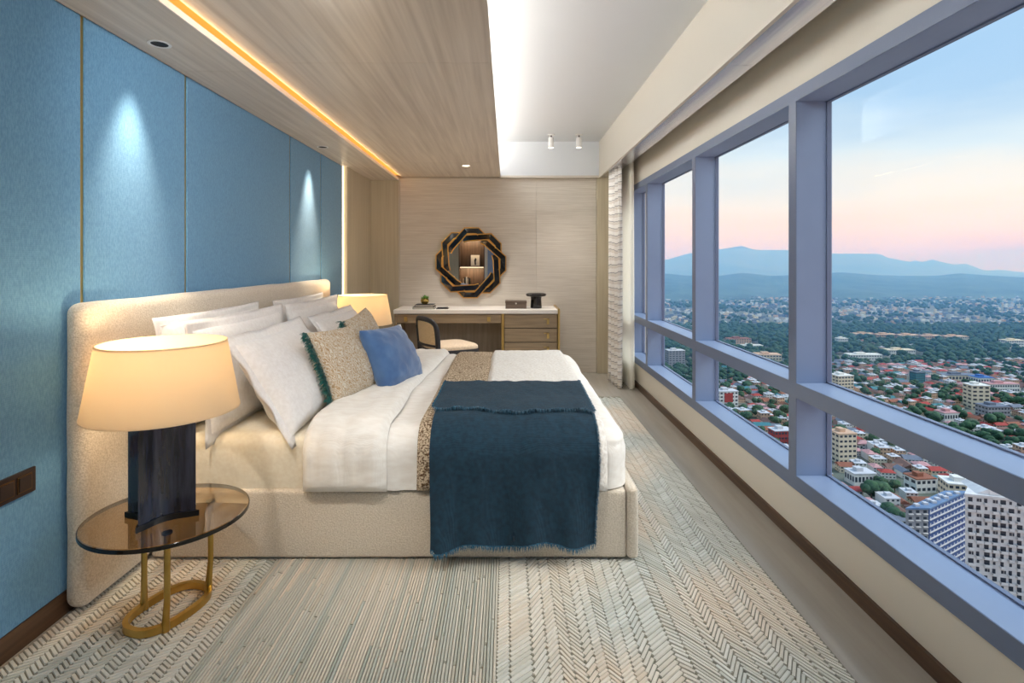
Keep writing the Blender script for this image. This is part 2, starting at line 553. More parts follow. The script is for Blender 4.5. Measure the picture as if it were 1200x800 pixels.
for a, b in zip(ys[:-1], ys[1:]):
    obj('beam_strip', B(1.085, 1.225, a + 0.0018, b - 0.0018, ZC, ZC + 0.01), 'silver_strip', ce)

# --- window wall
ww = struct('wall_right', label='low cream wall and header along the windows')
obj('apron', B(XW, XG + 0.1, YR, YB + 0.1, 0.0, 0.244), 'cream_wall', ww)
obj('header', B(XW, XG + 0.1, YR, YB + 0.1, 2.10, ZT), 'cream_wall', ww)
tag(obj('baseboard_right', B(XW - 0.014, XW, YR, YB, 0.0, 0.058), 'walnut_base'), 'dark walnut baseboard below the windows', kind='structure')

wi = struct('window_1', (XW, 2.5, 0.244), 'wide band of windows in blue grey aluminium frames')
XO = XG + 0.02
obj('sill', B(XW - 0.004, XO, YR, 6.02, 0.244, 0.310), 'alu', wi)
obj('head_rail', B(XW - 0.004, XO, YR, 6.02, 2.038, 2.10), 'alu', wi)
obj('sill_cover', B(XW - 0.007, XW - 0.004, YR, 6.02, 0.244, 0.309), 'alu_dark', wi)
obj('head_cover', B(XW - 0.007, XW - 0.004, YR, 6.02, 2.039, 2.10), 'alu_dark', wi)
mul = [-1.49, -0.145, 1.20, 2.53, 3.88, 5.205]
bays = []
prev = YR
for m0 in mul:
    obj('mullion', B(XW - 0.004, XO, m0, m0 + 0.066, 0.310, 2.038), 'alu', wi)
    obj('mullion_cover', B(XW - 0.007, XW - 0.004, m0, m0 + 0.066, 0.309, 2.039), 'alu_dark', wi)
    bays.append((prev, m0)); prev = m0 + 0.066
obj('jamb', B(XW - 0.004, XO, 5.95, 6.02, 0.310, 2.038), 'alu', wi)
bays.append((prev, 5.95))
for a, b in bays:
    obj('transom', B(XW - 0.003, XO, a, b, 0.668, 0.738), 'alu', wi)
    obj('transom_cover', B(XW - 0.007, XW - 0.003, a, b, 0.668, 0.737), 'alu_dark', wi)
    obj('pane', B(XG, XG + 0.006, a, b, 0.310, 0.668), 'glass', wi)
    obj('pane', B(XG, XG + 0.006, a, b, 0.738, 2.038), 'glass', wi)
    for z0, z1 in ((0.310, 0.668), (0.738, 2.038)):
        mb = MB()
        mb.box(XG - 0.006, XG + 0.012, a, a + 0.006, z0, z1); mb.box(XG - 0.006, XG + 0.012, b - 0.006, b, z0, z1)
        mb.box(XG - 0.006, XG + 0.012, a, b, z0, z0 + 0.006); mb.box(XG - 0.006, XG + 0.012, a, b, z1 - 0.006, z1)
        obj('gasket', mb, 'alu_dark', wi)
obj('wall_corner', B(XW, XG + 0.1, 6.02, YB + 0.1, 0.244, 2.10), 'cream_wall', ww)

# --- rear wall (seen in the mirror) with lit shelves
wr = struct('wall_rear', label='rear wall seen in the mirror')
obj('wall_core', B(XL - 0.2, 1.7, YR - 0.5, YR - 0.36, 0, 2.8), 'cream_wall', wr)
obj('rear_panel', B(XL, -1.30, YR - 0.36, YR, 0, ZT), 'wood_wall', wr)
obj('rear_panel', B(-0.60, 1.48, YR - 0.36, YR, 0, ZT), 'cream_wall', wr)
obj('rear_header', B(-1.30, -0.60, YR - 0.36, YR, 1.95, ZT), 'wood_wall', wr)
for a in (-0.52, -0.30, -0.08):
    obj('grey_panel', B(a, a + 0.19, YR, YR + 0.012, 0.05, 2.2, ch=0.003), 'alu', wr)
sh = thing('display_shelf', 'dark wood wall niche with lit shelves seen in the mirror', 'shelf', (-0.95, YR - 0.2, 0))
obj('back_panel', B(-1.30, -0.60, YR - 0.355, YR - 0.335, 0, 1.95), 'shelf_wood', sh)
obj('side_panel', B(-1.30, -1.28, YR - 0.335, YR - 0.01, 0, 1.95), 'shelf_wood', sh)
obj('side_panel', B(-0.62, -0.60, YR - 0.335, YR - 0.01, 0, 1.95), 'shelf_wood', sh)
for z in (0.62, 1.14, 1.92):
    obj('shelf', B(-1.28, -0.62, YR - 0.335, YR - 0.01, z, z + 0.03), 'shelf_wood', sh)
    if z > 0.7:
        obj('led_strip', B(-1.27, -0.63, YR - 0.06, YR - 0.045, z - 0.008, z), 'led_white', sh)
        light('shelf_light', 'AREA', (-0.95, YR - 0.1, z - 0.012), 5, WARM, (math.radians(-25), 0, 0), shape='RECTANGLE', size=0.6, size_y=0.02)
pf = thing('picture_frame', 'small white framed print on the lit shelf in the mirror', 'picture', (-0.87, YR - 0.3, 1.17))
obj('frame', B(-0.99, -0.75, YR - 0.31, YR - 0.28, 1.17, 1.47, ch=0.004), 'white_trim', pf)
obj('print', MB().prism([(-0.885, 1.2), (-0.845, 1.2), (-0.85, 1.29), (-0.83, 1.36), (-0.87, 1.40), (-0.90, 1.33)], 0, 0.002), 'charcoal', pf)
pr = pf.children[-1]
for v in pr.data.vertices:      # stand the silhouette upright on the frame's face
    w = v.co + Vector(pf.location)
    v.co = Vector((w.x, YR - 0.279 + w.z, w.y)) - Vector(pf.location)
for k in range(5):
    x0 = -1.2 + k * 0.04
    t = thing('book', 'upright book on the lower lit shelf in the mirror, %s from the left' % ('first', 'second', 'third', 'fourth', 'fifth')[k], 'book', (x0 + 0.017, YR - 0.22, 0.651), 'books on the lit shelf')
    zt_ = 0.83 + 0.02 * (k % 3)
    obj('cover', B(x0, x0 + 0.004, YR - 0.3, YR - 0.14, 0.651, zt_).box(x0 + 0.030, x0 + 0.034, YR - 0.3, YR - 0.14, 0.651, zt_).box(x0, x0 + 0.034, YR - 0.144, YR - 0.14, 0.651, zt_), ['seat_cream', 'book_dark', 'white_trim'][k % 3], t)
    obj('pages', B(x0 + 0.004, x0 + 0.030, YR - 0.298, YR - 0.144, 0.654, zt_ - 0.004), 'paper', t)

# --- recessed downlights, followed by added fill ones
def downlight(x, y, z, power, label, spot=1.0, blend=0.6, target=None, tint=WARM2, face='lamp_on'):
    t = thing('downlight', label, 'downlight', (x, y, z), 'recessed ceiling downlights')
    obj('trim_ring', MB().lathe([(0.034, z - 0.001), (0.046, z - 0.001), (0.046, z - 0.004), (0.034, z - 0.004)], (x, y), 32, closed=True), 'spot_white', t, 40)
    obj('lens', MB().lathe([(0.0, z - 0.002), (0.034, z - 0.002), (0.034, z - 0.0025)], (x, y), 24), face, t)
    l = light('downlight_beam', 'SPOT', (x, y, z - 0.012), power, tint, spot_size=spot, spot_blend=blend, shadow_soft_size=0.05)
    if target:
        l.rotation_euler = (Vector(target) - Vector((x, y, z))).to_track_quat('-Z', 'Y').to_euler()
    return t

downlight(-1.504, 2.372, ZS, 62, 'recessed downlight in the wood soffit nearest the camera', 0.86, 1.0, (-1.64, 2.35, 1.2), tint=(1.0, 0.86, 0.66), face='shadow_gap')
downlight(-1.518, 4.513, ZS, 62, 'recessed downlight in the wood soffit above the far end of the headboard', 0.86, 1.0, (-1.65, 4.47, 1.2), tint=(1.0, 0.86, 0.66), face='shadow_gap')
downlight(-0.42, 5.62, ZC + 0.012, 66, 'recessed downlight in the wood ceiling in front of the mirror', 1.6, 0.8)
for y in (0.9, -0.8):  # unseen lamps added to brighten the room
    downlight(-0.30, y, ZC + 0.012, 10, 'recessed downlight in the wood ceiling %s the camera' % ('above' if y > 0 else 'behind'), 1.5, 0.9)
for y, ty, w in ((1.62, 3.2, 'second'), (0.30, 1.6, 'first')):  # added out of view to lift the blue wall
    downlight(-0.42, y, ZC + 0.012, 70 if y > 1 else 34, 'tilted recessed wall washer aimed at the blue wall, %s from the rear wall' % w, 1.5, 1.0, (XL, ty, 1.75), tint=(1.0, 0.98, 0.96))
for x, tx, w in ((-1.05, -0.9, 'left'), (-0.35, 0.1, 'right')):  # extra pair added out of view to light the bed
    downlight(x, 1.30, ZC + 0.012, 60, 'tilted recessed downlight aimed at the bed, %s one of the pair above the camera' % w, 1.3, 1.0, (tx, 3.0, 0.4), tint=(1.0, 0.97, 0.93))
for x, w in ((0.486, 'left'), (0.790, 'right')):
    t = thing('ceiling_spotlight', 'white cylinder spotlight under the tray ceiling, %s one of the two' % w, 'spotlight', (x, 6.0, ZT), 'white cylinder spotlights')
    obj('base_plate', MB().lathe([(0.0, ZT), (0.04, ZT), (0.04, ZT - 0.008), (0.0, ZT - 0.008)], (x, 6.0), 24), 'spot_white', t, 40)
    obj('stem', MB().tube([(x, 6.0, ZT - 0.008), (x, 6.0, ZT - 0.04)], 0.008), 'switch', t)
    c = obj('housing', MB().lathe([(0.0, ZT - 0.035), (0.03, ZT - 0.035), (0.03, ZT - 0.145), (0.026, ZT - 0.145), (0.026, ZT - 0.14), (0, ZT - 0.14)], (x - 0.004, 5.99), 24), 'spot_white', t, 40)
    obj('lens', MB().lathe([(0.0, ZT - 0.139), (0.025, ZT - 0.139), (0.025, ZT - 0.1425), (0, ZT - 0.1425)], (x - 0.004, 5.99), 20), 'lamp_on', c)
    light('spotlight_beam', 'SPOT', (x - 0.004, 5.99, ZT - 0.155), 26, WARM2, (math.radians(-10), 0, 0), spot_size=1.5, spot_blend=0.8, shadow_soft_size=0.02)

# --- rug
RX0, RX1, RY0, RY1 = -1.60, 1.076, 0.25, 5.23
rug = thing('rug', 'large carved cream and grey green rug under the bed', 'rug', (0, 2.6, 0))
obj('backing', B(RX0, RX1, RY0, RY1, 0.0, 0.008), 'rug_base', rug)
rnd = random.Random(3)
pile = MB()
def tuft(cx, cy, dx, dy, length, width, z, col):
    ux, uy = dx * length / 2, dy * length / 2
    px, py = -dy * width / 2, dx * width / 2
    k = 0.72
    vs = [(cx - ux - px, cy - uy - py, 0.006), (cx + ux - px, cy + uy - py, 0.006), (cx + ux + px, cy + uy + py, 0.006), (cx - ux + px, cy - uy + py, 0.006)]
    vs += [(cx - (ux + px * k) * 0.98, cy - (uy + py * k) * 0.98, z), (cx + (ux - px * k) * 0.98, cy + (uy - py * k) * 0.98, z),
           (cx + (ux + px * k) * 0.98, cy + (uy + py * k) * 0.98, z), (cx - (ux - px * k) * 0.98, cy - (uy - py * k) * 0.98, z)]
    pile.add(vs, [(4, 5, 6, 7), (0, 1, 5, 4), (1, 2, 6, 5), (2, 3, 7, 6), (3, 0, 4, 7)], 0, col)
CREAM, PEACH, SAGE, SILK = S(226, 216, 200), S(208, 186, 160), S(146, 150, 134), S(206, 209, 202)
def lerp(a, b, t):
    return tuple(a[i] + (b[i] - a[i]) * t for i in range(4))
x = RX0
cols = []
while x < RX1 - 0.01:
    w = rnd.choice((0.034, 0.038, 0.038, 0.042, 0.05, 0.075))
    if x < -1.0: w = rnd.choice((0.036, 0.04, 0.045))
    elif x < -0.1: w = rnd.choice((0.12, 0.2, 0.26, 0.16))
    w = min(w, RX1 - x)
    cols.append((x, w)); x += w
for ci, (x0, w) in enumerate(cols):
    xc = x0 + w / 2
    if xc < -1.0:
        th, sp = math.radians(rnd.choice((34, 38)) * (1 if ci % 2 else -1)), 0.015
    elif xc < -0.1:
        th, sp = math.radians(rnd.choice((82, 84, 98, 76))), 0.0105
    else:
        th, sp = math.radians(rnd.choice((42, 55, -40, -52, 60, -60))), rnd.choice((0.013, 0.015, 0.017))
    dx, dy = math.cos(th), math.sin(th)
    if dy < 0:
        dx, dy = -dx, -dy
    if w > 0.11 and abs(th) > 1.25:      # long combed lines inside a wide column
        n = int(w / sp)
        for k in range(n):
            px = x0 + (k + 0.5) * w / n
            y = RY0 + rnd.random() * 0.3
            while y < RY1:
                L = rnd.choice((0.4, 0.7, 1.0))
                L = min(L, RY1 - y)
                wv = 0.02 * math.sin(y * 2.1 + ci)
                g = 0.62 + 0.5 * N(px * 3.2, y * 2.6, 1.0) * 2.0 + 0.25 * N(px * 40, y * 3, 4)
                g = min(1, max(0, g))
                c = lerp(lerp(CREAM, PEACH, 0.3 + 0.4 * rnd.random()), lerp(SAGE, SILK, 0.15 + 0.3 * rnd.random()), g)
                tuft(px, y + L / 2, dx * 0.16 * 0, 1.0, L - 0.002, w / n * 0.92, 0.011 + 0.004 * g * rnd.random() + 0.002, c)
                y += L
    else:
        pitch = sp / max(0.3, abs(dx))
        y = RY0 + pitch
        L = w / max(abs(dx), 0.35)
        while y < RY1 - pitch:
            g = 0.5 + N(xc * 2.6, y * 2.2, 2.0) * 1.5
            g = min(1, max(0, g))
            c = lerp(lerp(CREAM, PEACH, rnd.random() * 0.6), lerp(SILK, SAGE, rnd.random() * 0.5), g * 0.9)
            if RY0 + 0.06 < y < RY1 - 0.06 and x0 + 0.001 >= RX0:
                tuft(xc, y, dx, dy, L * 0.93, sp * 0.88, 0.0112 + 0.0025 * rnd.random(), c)
            y += pitch
tag(obj('pile', pile, 'rug_pile', rug), kind='stuff')

# ================================================================== THE BED
BX0, BX1, BY0, BY1, BZ, BR = -1.53, 0.535, 2.352, 4.375, 0.572, 0.115
bed = thing('bed', 'cream boucle upholstered king bed with tall wide headboard', 'bed', (-0.5, 3.36, 0))
def soft(a, f):
    return lambda co, n: a * N(co.x * f, co.y * f, co.z * f)
hb = rbox(MB(), (XL + 0.002, 2.0, 0.02), (-1.539, 4.80, 1.145), 0.042, 0.08, soft(0.004, 6))
obj('headboard', hb, 'boucle', bed, 180)
obj('side_rail', rbox(MB(), (-1.537, 2.36, 0.02), (0.517, 2.44, 0.312), 0.016, 0.08, soft(0.002, 9)), 'boucle', bed, 180)
obj('side_rail', rbox(MB(), (-1.537, 4.29, 0.02), (0.517, 4.37, 0.312), 0.016, 0.08), 'boucle', bed, 180)
obj('foot_panel', rbox(MB(), (0.519, 2.348, 0.02), (0.566, 4.382, 0.325), 0.018, 0.08, soft(0.002, 9)), 'boucle', bed, 180)
obj('plinth', B(-1.50, 0.50, 2.45, 4.28, 0.0165, 0.25), 'black', bed)
mt = thing('mattress', 'mattress in a cream fitted sheet on the bed base', 'mattress', (-0.5, 3.36, 0.25))
obj('mattress_body', rbox(MB(), (-1.53, 2.380, 0.255), (0.505, 4.345, 0.540), 0.06, 0.07, soft(0.006, 5)), 'sheet', mt, 180)

def crown(y):
    t = (y - BY0) / (BY1 - BY0)
    return 0.012 * math.sin(PI * min(1, max(0, t)))
def wr_(co, amp=0.008):
    s = co.y if co.z > BZ - 0.06 else co.z * 0.6 + 1.7
    a = N(co.x * 7 + 0.8 * N(co.y * 2, co.z * 2, 3), s * 1.1, 2.0)
    b = N(co.x * 17, co.y * 5, co.z * 5 + 9)
    return amp * (abs(a) * 1.6 - 0.4) + amp * 0.35 * b
def duv(co, n):
    d = wr_(co, 0.017)
    if n.z > 0.3:
        d += crown(co.y) * n.z
    return d
dv = tag(obj('duvet', rbox(MB(), (-0.80, BY0, 0.318), (BX1, BY1, BZ), BR, 0.022, duv, open_bottom=True, arc=7), 'linen', None, 180),
         'white linen duvet spread over the mattress', 'duvet')

# cross-section of the made bed, from the near hem over the top to the far hem
S1 = BZ - BR - 0.318
S2 = S1 + BR * PI / 2
S3 = S2 + (BY1 - BY0 - 2 * BR)
S4 = S3 + BR * PI / 2
S5 = S4 + S1
def prof(s):
    if s < S1:
        return Vector((0, BY0, 0.318 + s)), Vector((0, -1, 0))
    if s < S2:
        a = (s - S1) / BR
        n = Vector((0, -math.cos(a), math.sin(a)))
        return Vector((0, BY0 + BR, BZ - BR)) + n * BR, n
    if s < S3:
        return Vector((0, BY0 + BR + s - S2, BZ)), Vector((0, 0, 1))
    if s < S4:
        a = (s - S3) / BR
        n = Vector((0, math.sin(a), math.cos(a)))
        return Vector((0, BY1 - BR, BZ - BR)) + n * BR, n
    return Vector((0, BY1, BZ - BR - (s - S4))), Vector((0, 1, 0))
def s_at(y):
    return S2 + (y - BY0 - BR)
def band(x0, x1, s0, s1, off, puff=0.02, edge=0.03, step=0.02, amp=0.005, skew=None, wob=0.0):
    nx, ns = max(6, int((x1 - x0) / step)), max(6, int((s1 - s0) / 0.02))
    def fn(u, v):
        s = s0 + (s1 - s0) * v
        x = x0 + (x1 - x0) * u
        e = min(u, 1 - u) * (x1 - x0)
        e2 = min(v, 1 - v) * (s1 - s0)
        k = math.sqrt(max(0.0, 1 - (1 - min(1, e / edge)) ** 2)) * math.sqrt(max(0.0, 1 - (1 - min(1, e2 / edge)) ** 2))
        p, n = prof(s)
        if skew:
            x += skew(u, p.y)
        x += wob * N(s * 3.0, x0 * 9, 1.0)
        co = Vector((x, p.y, p.z))
        d = off + puff * k + amp * (abs(N(x * 9, s * 2.2, x0 * 3)) + 0.4 * N(x * 25, s * 9, 5)) * k
        d += wr_(co, 0.009) * 0.5
        co = co + n * d
        if n.z > 0.3:
            co.z += crown(p.y) * n.z
        return co
    return MB().grid(nx, ns, fn)
fold = tag(obj('duvet_fold', band(-0.875, -0.515, -0.005, S5, 0.006, 0.032, 0.05, 0.018, 0.016, skew=lambda u, y: 0.05 * max(0, (y - 3.0)) * u, wob=0.012), 'linen', None, 180),
           'turned-back top edge of the white linen duvet', 'bedding')
fold.parent = dv; del fold['category']; fold['label'] = 'turned-back top of the duvet'
br = tag(obj('knit_blanket', band(-0.385, -0.10, 0.0, S5, 0.006, 0.014, 0.02, 0.015, 0.003, wob=0.006), 'speckle', None, 180),
         'brown and cream speckled knit blanket beside the teal throw', 'blanket')
fl = tag(obj('fluffy_blanket', band(-0.115, 0.43, 0.0, S5, 0.010, 0.022, 0.03, 0.02, 0.004, wob=0.006), 'fluffy', None, 180),
         'white fluffy blanket across the foot of the bed under the teal throw', 'blanket')

# --- teal throw
th_ = thing('throw_blanket', 'deep teal woven throw with frayed edges hanging over the bed side', 'throw', (0.03, 2.32, 0.1))
TX0, TX1 = -0.322, 0.378
def throw_pt(x, s, off):
    """s measured as on the bed profile, negative below the duvet hem"""
    p, n = prof(max(0.0, s))
    co = Vector((x, p.y, p.z))
    if s < 0:
        co.z += s
    u = (x - TX0) / (TX1 - TX0)
    d = off + 0.5 * wr_(co, 0.009)
    hang = min(1.0, max(0.0, (0.25 - s) / 0.45))
    d += hang * (0.014 * math.sin(u * 11 + 0.6) + 0.014 * math.sin(u * 23 + 1.0 + s * 2) * hang + 0.014) + 0.006 * N(x * 9, s * 6, 7) + 0.003 * N(x * 30, s * 12, 3)
    co = co + n * d
    if n.z > 0.3:
        co.z += crown(p.y) * n.z
    return co
def s_bottom(x):
    u = (x - TX0) / (TX1 - TX0)
    return -(0.222 - 0.03 * math.sin(u * 3.0) * u + 0.012 * math.sin(u * 15 + 1) - 0.015 * (u < 0.02))
STOP = s_at(3.03)
def th_fn(u, v):
    x = TX0 + (TX1 - TX0) * u
    s = s_bottom(x) + (STOP - s_bottom(x)) * v
    x += 0.008 * math.sin(s * 9) * (1 if u > 0.5 else -0.5)
    return throw_pt(x, s, 0.050)
obj('cloth', MB().grid(60, 90, th_fn), 'teal_throw', th_, 180)
def fl_fn(u, v):
    x = TX0 - 0.012 + (TX1 - TX0 + 0.024) * u
    s_lo = s_at(2.50) - 0.02 + 0.012 * math.sin(u * 9) - 0.03 * u
    s = s_lo + (STOP - s_lo) * v
    v = min(1.0, max(0.0, v))
    k = max(0.0, min(1, (1 - v) * 12))
    return throw_pt(x, s, 0.053 + 0.012 * math.sqrt(k) + 0.004 * math.sin(u * 40 + 2) * (1 - v) ** 6)
obj('folded_flap', MB().grid(60, 44, fl_fn), 'teal_throw', th_, 180)
def strands(mb, pts, length, rad, rng, spread=0.4):
    for p, d in pts:
        L = length * rng.uniform(0.6, 1.2)
        j = Vector((rng.uniform(-1, 1), rng.uniform(-1, 1), rng.uniform(-1, 1))) * spread
        dd = (d + j).normalized()
        a = dd.orthogonal().normalized() * rad
        b = dd.cross(a)
        m_ = p + dd * L * 0.55
        e_ = p + dd * L + Vector((0, 0, -0.2 * L))
        vs = []
        for q, k in ((p, 1.0), (m_, 0.9), (e_, 0.3)):
            vs += [q + a * k, q - a * 0.5 * k + b * 0.87 * k, q - a * 0.5 * k - b * 0.87 * k]
        mb.add(vs, [(0, 1, 4, 3), (1, 2, 5, 4), (2, 0, 3, 5), (3, 4, 7, 6), (4, 5, 8, 7), (5, 3, 6, 8)])
fr = MB()
rg = random.Random(11)
pts = []
for i in range(420):
    u = i / 419
    pts.append((th_fn(u, 0.004), Vector((0, -0.25, -1))))
    pts.append((fl_fn(u, 0.004), Vector((0, -1, -0.5))))
pts2 = []
for i in range(1100):
    v = i / 1099
    pts2.append((th_fn(1.0, v), Vector((1, -0.3, 0))))
    if v > 0.7:
        pts2.append((fl_fn(1.0, (v - 0.7) / 0.3), Vector((1, 0, -0.1))))
        pts2.append((fl_fn(0.0, (v - 0.7) / 0.3), Vector((-1, 0, -0.1))))
strands(fr, pts, 0.020, 0.0013, rg, 0.45)
strands(fr, pts2, 0.011, 0.0013, rg, 0.6)
tag(obj('fringe', fr, 'teal_fringe', th_), kind='stuff')

# --- pillows and cushions
def pillow_fn(w, h, t, seed, pinch=0.035, plump=0.40, wrink=0.012):
    def f(u, v, side):
        x = w / 2 * u * (1 - pinch * (1 - v * v) * abs(u))
        y = h / 2 * v * (1 - pinch * (1 - u * u) * abs(v))
        k = max(0.0, (1 - abs(u) ** 2.2) * (1 - abs(v) ** 2.2))
        z = t / 2 * k ** plump * (1 - 0.18 * v)
        e = k ** 0.3
        z += wrink * e * (abs(N(u * 3.2 + seed, v * 3.2, seed)) * 1.5 + 0.5 * N(u * 8, v * 8 + seed, 2)) * (1.4 - k)
        return Vector((x, y, side * z))
    return f
def place(c, U, V):
    U = Vector(U).normalized(); V = Vector(V)
    V = (V - U * V.dot(U)).normalized()
    n = U.cross(V)
    m = Matrix((U, V, n)).transposed()
    c = Vector(c)
    return lambda p: c + m @ p
def pillow(name, label, cat, c, U, V, w, h, t, material, seed, flange=0.0, group=None, pinch=0.035, plump=0.40, n=34, back=None, wrink=0.012):
    P = place(c, U, V)
    f = pillow_fn(w, h, t, seed, pinch, plump, wrink)
    g = lambda q: math.sin(PI / 2 * (2 * q - 1))
    o = thing(name, label, cat, P(Vector((0, -h / 2, 0))), group)
    mb = MB()
    mb.grid(n, n, lambda a, b: P(f(g(a), g(b), 1)))
    obj('cover', mb, material, o, 180)
    mb = MB()
    mb.grid(n, n, lambda a, b: P(f(g(1 - a), g(b), -1)))
    obj('cover_back', mb, back or material, o, 180)
    if flange:
        mb = MB()
        per = []
        m_ = 26
        for k in range(4 * m_):
            q, r_ = divmod(k, m_)
            e = -1 + 2 * r_ / m_
            per.append([(e, -1), (1, e), (-e, 1), (-1, -e)][q])
        vs, fs = [], []
        for k, (u, v) in enumerate(per):
            p = f(u, v, 1)
            p.z = 0
            wv = 0.010 * math.sin(k * 0.55 + seed) + 0.012 * N(k * 0.15, seed, 0)
            corner = Vector((math.copysign(min(1, max(0, abs(u) * 4 - 3)), u), math.copysign(min(1, max(0, abs(v) * 4 - 3)), v), 0))
            d = Vector((u if abs(u) >= abs(v) else 0, v if abs(v) >= abs(u) else 0, 0))
            d = Vector((max(-1, min(1, d.x + corner.x * 0.8)), max(-1, min(1, d.y + corner.y * 0.8)), 0))
            inn = p - d * 0.012
            vs += [P(inn + Vector((0, 0, 0.006))), P(p + d * flange * 0.5 + Vector((0, 0, wv * 0.5 + 0.004))), P(p + d * flange + Vector((0, 0, wv))),
                   P(p + d * flange * 0.5 + Vector((0, 0, wv * 0.5 - 0.004))), P(inn - Vector((0, 0, 0.006)))]
        m4 = len(per)
        for k in range(m4):
            k2 = (k + 1) % m4
            for q in range(4):
                fs.append((k * 5 + q, k2 * 5 + q, k2 * 5 + q + 1, k * 5 + q + 1))
        mb.add(vs, fs)
        obj('flange', mb, material, o, 180)
        pp = [P(f(u, v, 1) * 0.985 + Vector((0, 0, 0.006))) for u, v in per]
        obj('stitched_cord', MB().tube(pp, 0.0028, 6, closed=True), material, o, 180)
    return o, P, f

GP = 'white bed pillows'
pillow('pillow', 'white pillow upright against the headboard, behind the others, nearest the lamp in front', 'pillow', (-1.452, 2.76, 0.80), (0, 1, 0), (-0.06, 0, 1), 0.92, 0.46, 0.13, 'sateen', 1.3, 0.035, GP)
pillow('pillow', 'white pillow upright against the headboard, behind the others, on the far side', 'pillow', (-1.452, 3.90, 0.79), (0, 1, 0), (-0.06, 0, 1), 0.90, 0.46, 0.13, 'sateen', 2.1, 0.035, GP)
pillow('pillow', 'white flanged pillow in the middle of the near stack, cream lit at its corner', 'pillow', (-1.312, 2.80, 0.775), (0.02, 1, 0), (-0.20, 0, 1), 0.88, 0.46, 0.14, 'sateen', 3.7, 0.045, GP)
pillow('pillow', 'white flanged pillow in the middle of the far stack', 'pillow', (-1.312, 3.88, 0.765), (0, 1, 0), (-0.20, 0, 1), 0.88, 0.46, 0.14, 'sateen', 4.4, 0.045, GP)
pillow('pillow', 'large white flanged pillow leaning at the front of the near stack', 'pillow', (-1.075, 2.80, 0.735), (-0.03, 1, 0.0), (-0.62, 0, 1), 0.84, 0.47, 0.20, 'sateen', 5.2, 0.045, GP)
pillow('pillow', 'white flanged pillow leaning at the front of the far stack, behind the patterned cushions', 'pillow', (-1.09, 3.86, 0.725), (0, 1, 0.0), (-0.60, 0, 1), 0.84, 0.46, 0.19, 'sateen', 6.6, 0.045, GP)

# patterned fabric: fine wandering lines of brown, cream and grey blue
def pattern_mat():
    m, nt, b = new_mat('wavy_woven_pattern')
    b.inputs['Roughness'].default_value = 0.85
    v = coords(nt, (1, 1, 1))
    w = nt.nodes.new('ShaderNodeTexWave')
    w.wave_type = 'BANDS'; w.bands_direction = 'DIAGONAL'
    w.inputs['Scale'].default_value = 34
    w.inputs['Distortion'].default_value = 16
    w.inputs['Detail'].default_value = 4
    w.inputs['Detail Scale'].default_value = 1.4
    nt.links.new(v, w.inputs['Vector'])
    r = nt.nodes.new('ShaderNodeValToRGB')
    els = [(0.0, S(160, 130, 96)), (0.3, S(196, 172, 138)), (0.6, S(212, 196, 168)), (0.8, S(172, 174, 168)), (1.0, S(228, 218, 200))]
    while len(r.color_ramp.elements) < len(els):
        r.color_ramp.elements.new(0.5)
    for e, (p, c) in zip(r.color_ramp.elements, els):
        e.position, e.color = p, c
    nt.links.new(w.outputs['Fac'], r.inputs[0])
    nt.links.new(r.outputs[0], b.inputs['Base Color'])
    bp = nt.nodes.new('ShaderNodeBump')
    bp.inputs['Strength'].default_value = 0.2; bp.inputs['Distance'].default_value = 0.002
    nt.links.new(w.outputs['Fac'], bp.inputs['Height'])
    nt.links.new(bp.outputs[0], b.inputs['Normal'])
    return m
M['pattern'] = pattern_mat()
def fringed(label, c, U, V, seed, sides):
    o, P, f = pillow('cushion', label, 'cushion', c, U, V, 0.45, 0.39, 0.17, 'pattern', seed, 0, 'patterned fringed cushions', pinch=0.07)
    mb = MB()
    rng = random.Random(int(seed * 10))
    for sd in sides:
        pts = []
        for k in range(560):
            v = rng.uniform(-1, 1)
            p = f(sd, v, 1); p.z = rng.uniform(-0.006, 0.006)
            q = P(p)
            d = P(p + Vector((sd * 1.0, 0, rng.uniform(-0.9, 0.9)))) - q
            pts.append((q, d.normalized()))
        strands(mb, pts, 0.034, 0.0022, rng, 0.4)
    tag(obj('fringe', mb, 'green_fringe', o), 'green teal tufted fringe', kind='stuff')
    return o
fringed('wavy brown and cream cushion with green fringe in front of the near pillows', (-0.872, 2.92, 0.762), (0.24, 1, -0.02), (-0.46, 0.0, 1), 1.7, (-1,))
fringed('wavy brown and cream cushion half hidden behind the blue cushion', (-0.905, 3.50, 0.782), (0.06, 1, 0.10), (-0.36, -0.04, 1), 2.9, (-1,))
bc, bP, bf = pillow('cushion', 'dusty blue velvet cushion leaning on the patterned cushions', 'cushion', (-0.672, 3.21, 0.742), (0.30, 1, -0.04), (-0.50, 0.06, 1), 0.45, 0.37, 0.18, 'denim', 8.3, 0, None, pinch=0.06, back='denim', wrink=0.014)
mb = MB()
per = [(1, -1 + 2 * k / 30) for k in range(31)]
mb.tube([bP(Vector((bf(u, v, 1).x + 0.010, bf(u, v, 1).y, -0.002))) for u, v in per], 0.012, 8)
obj('piping', mb, 'white_trim', bc, 180)

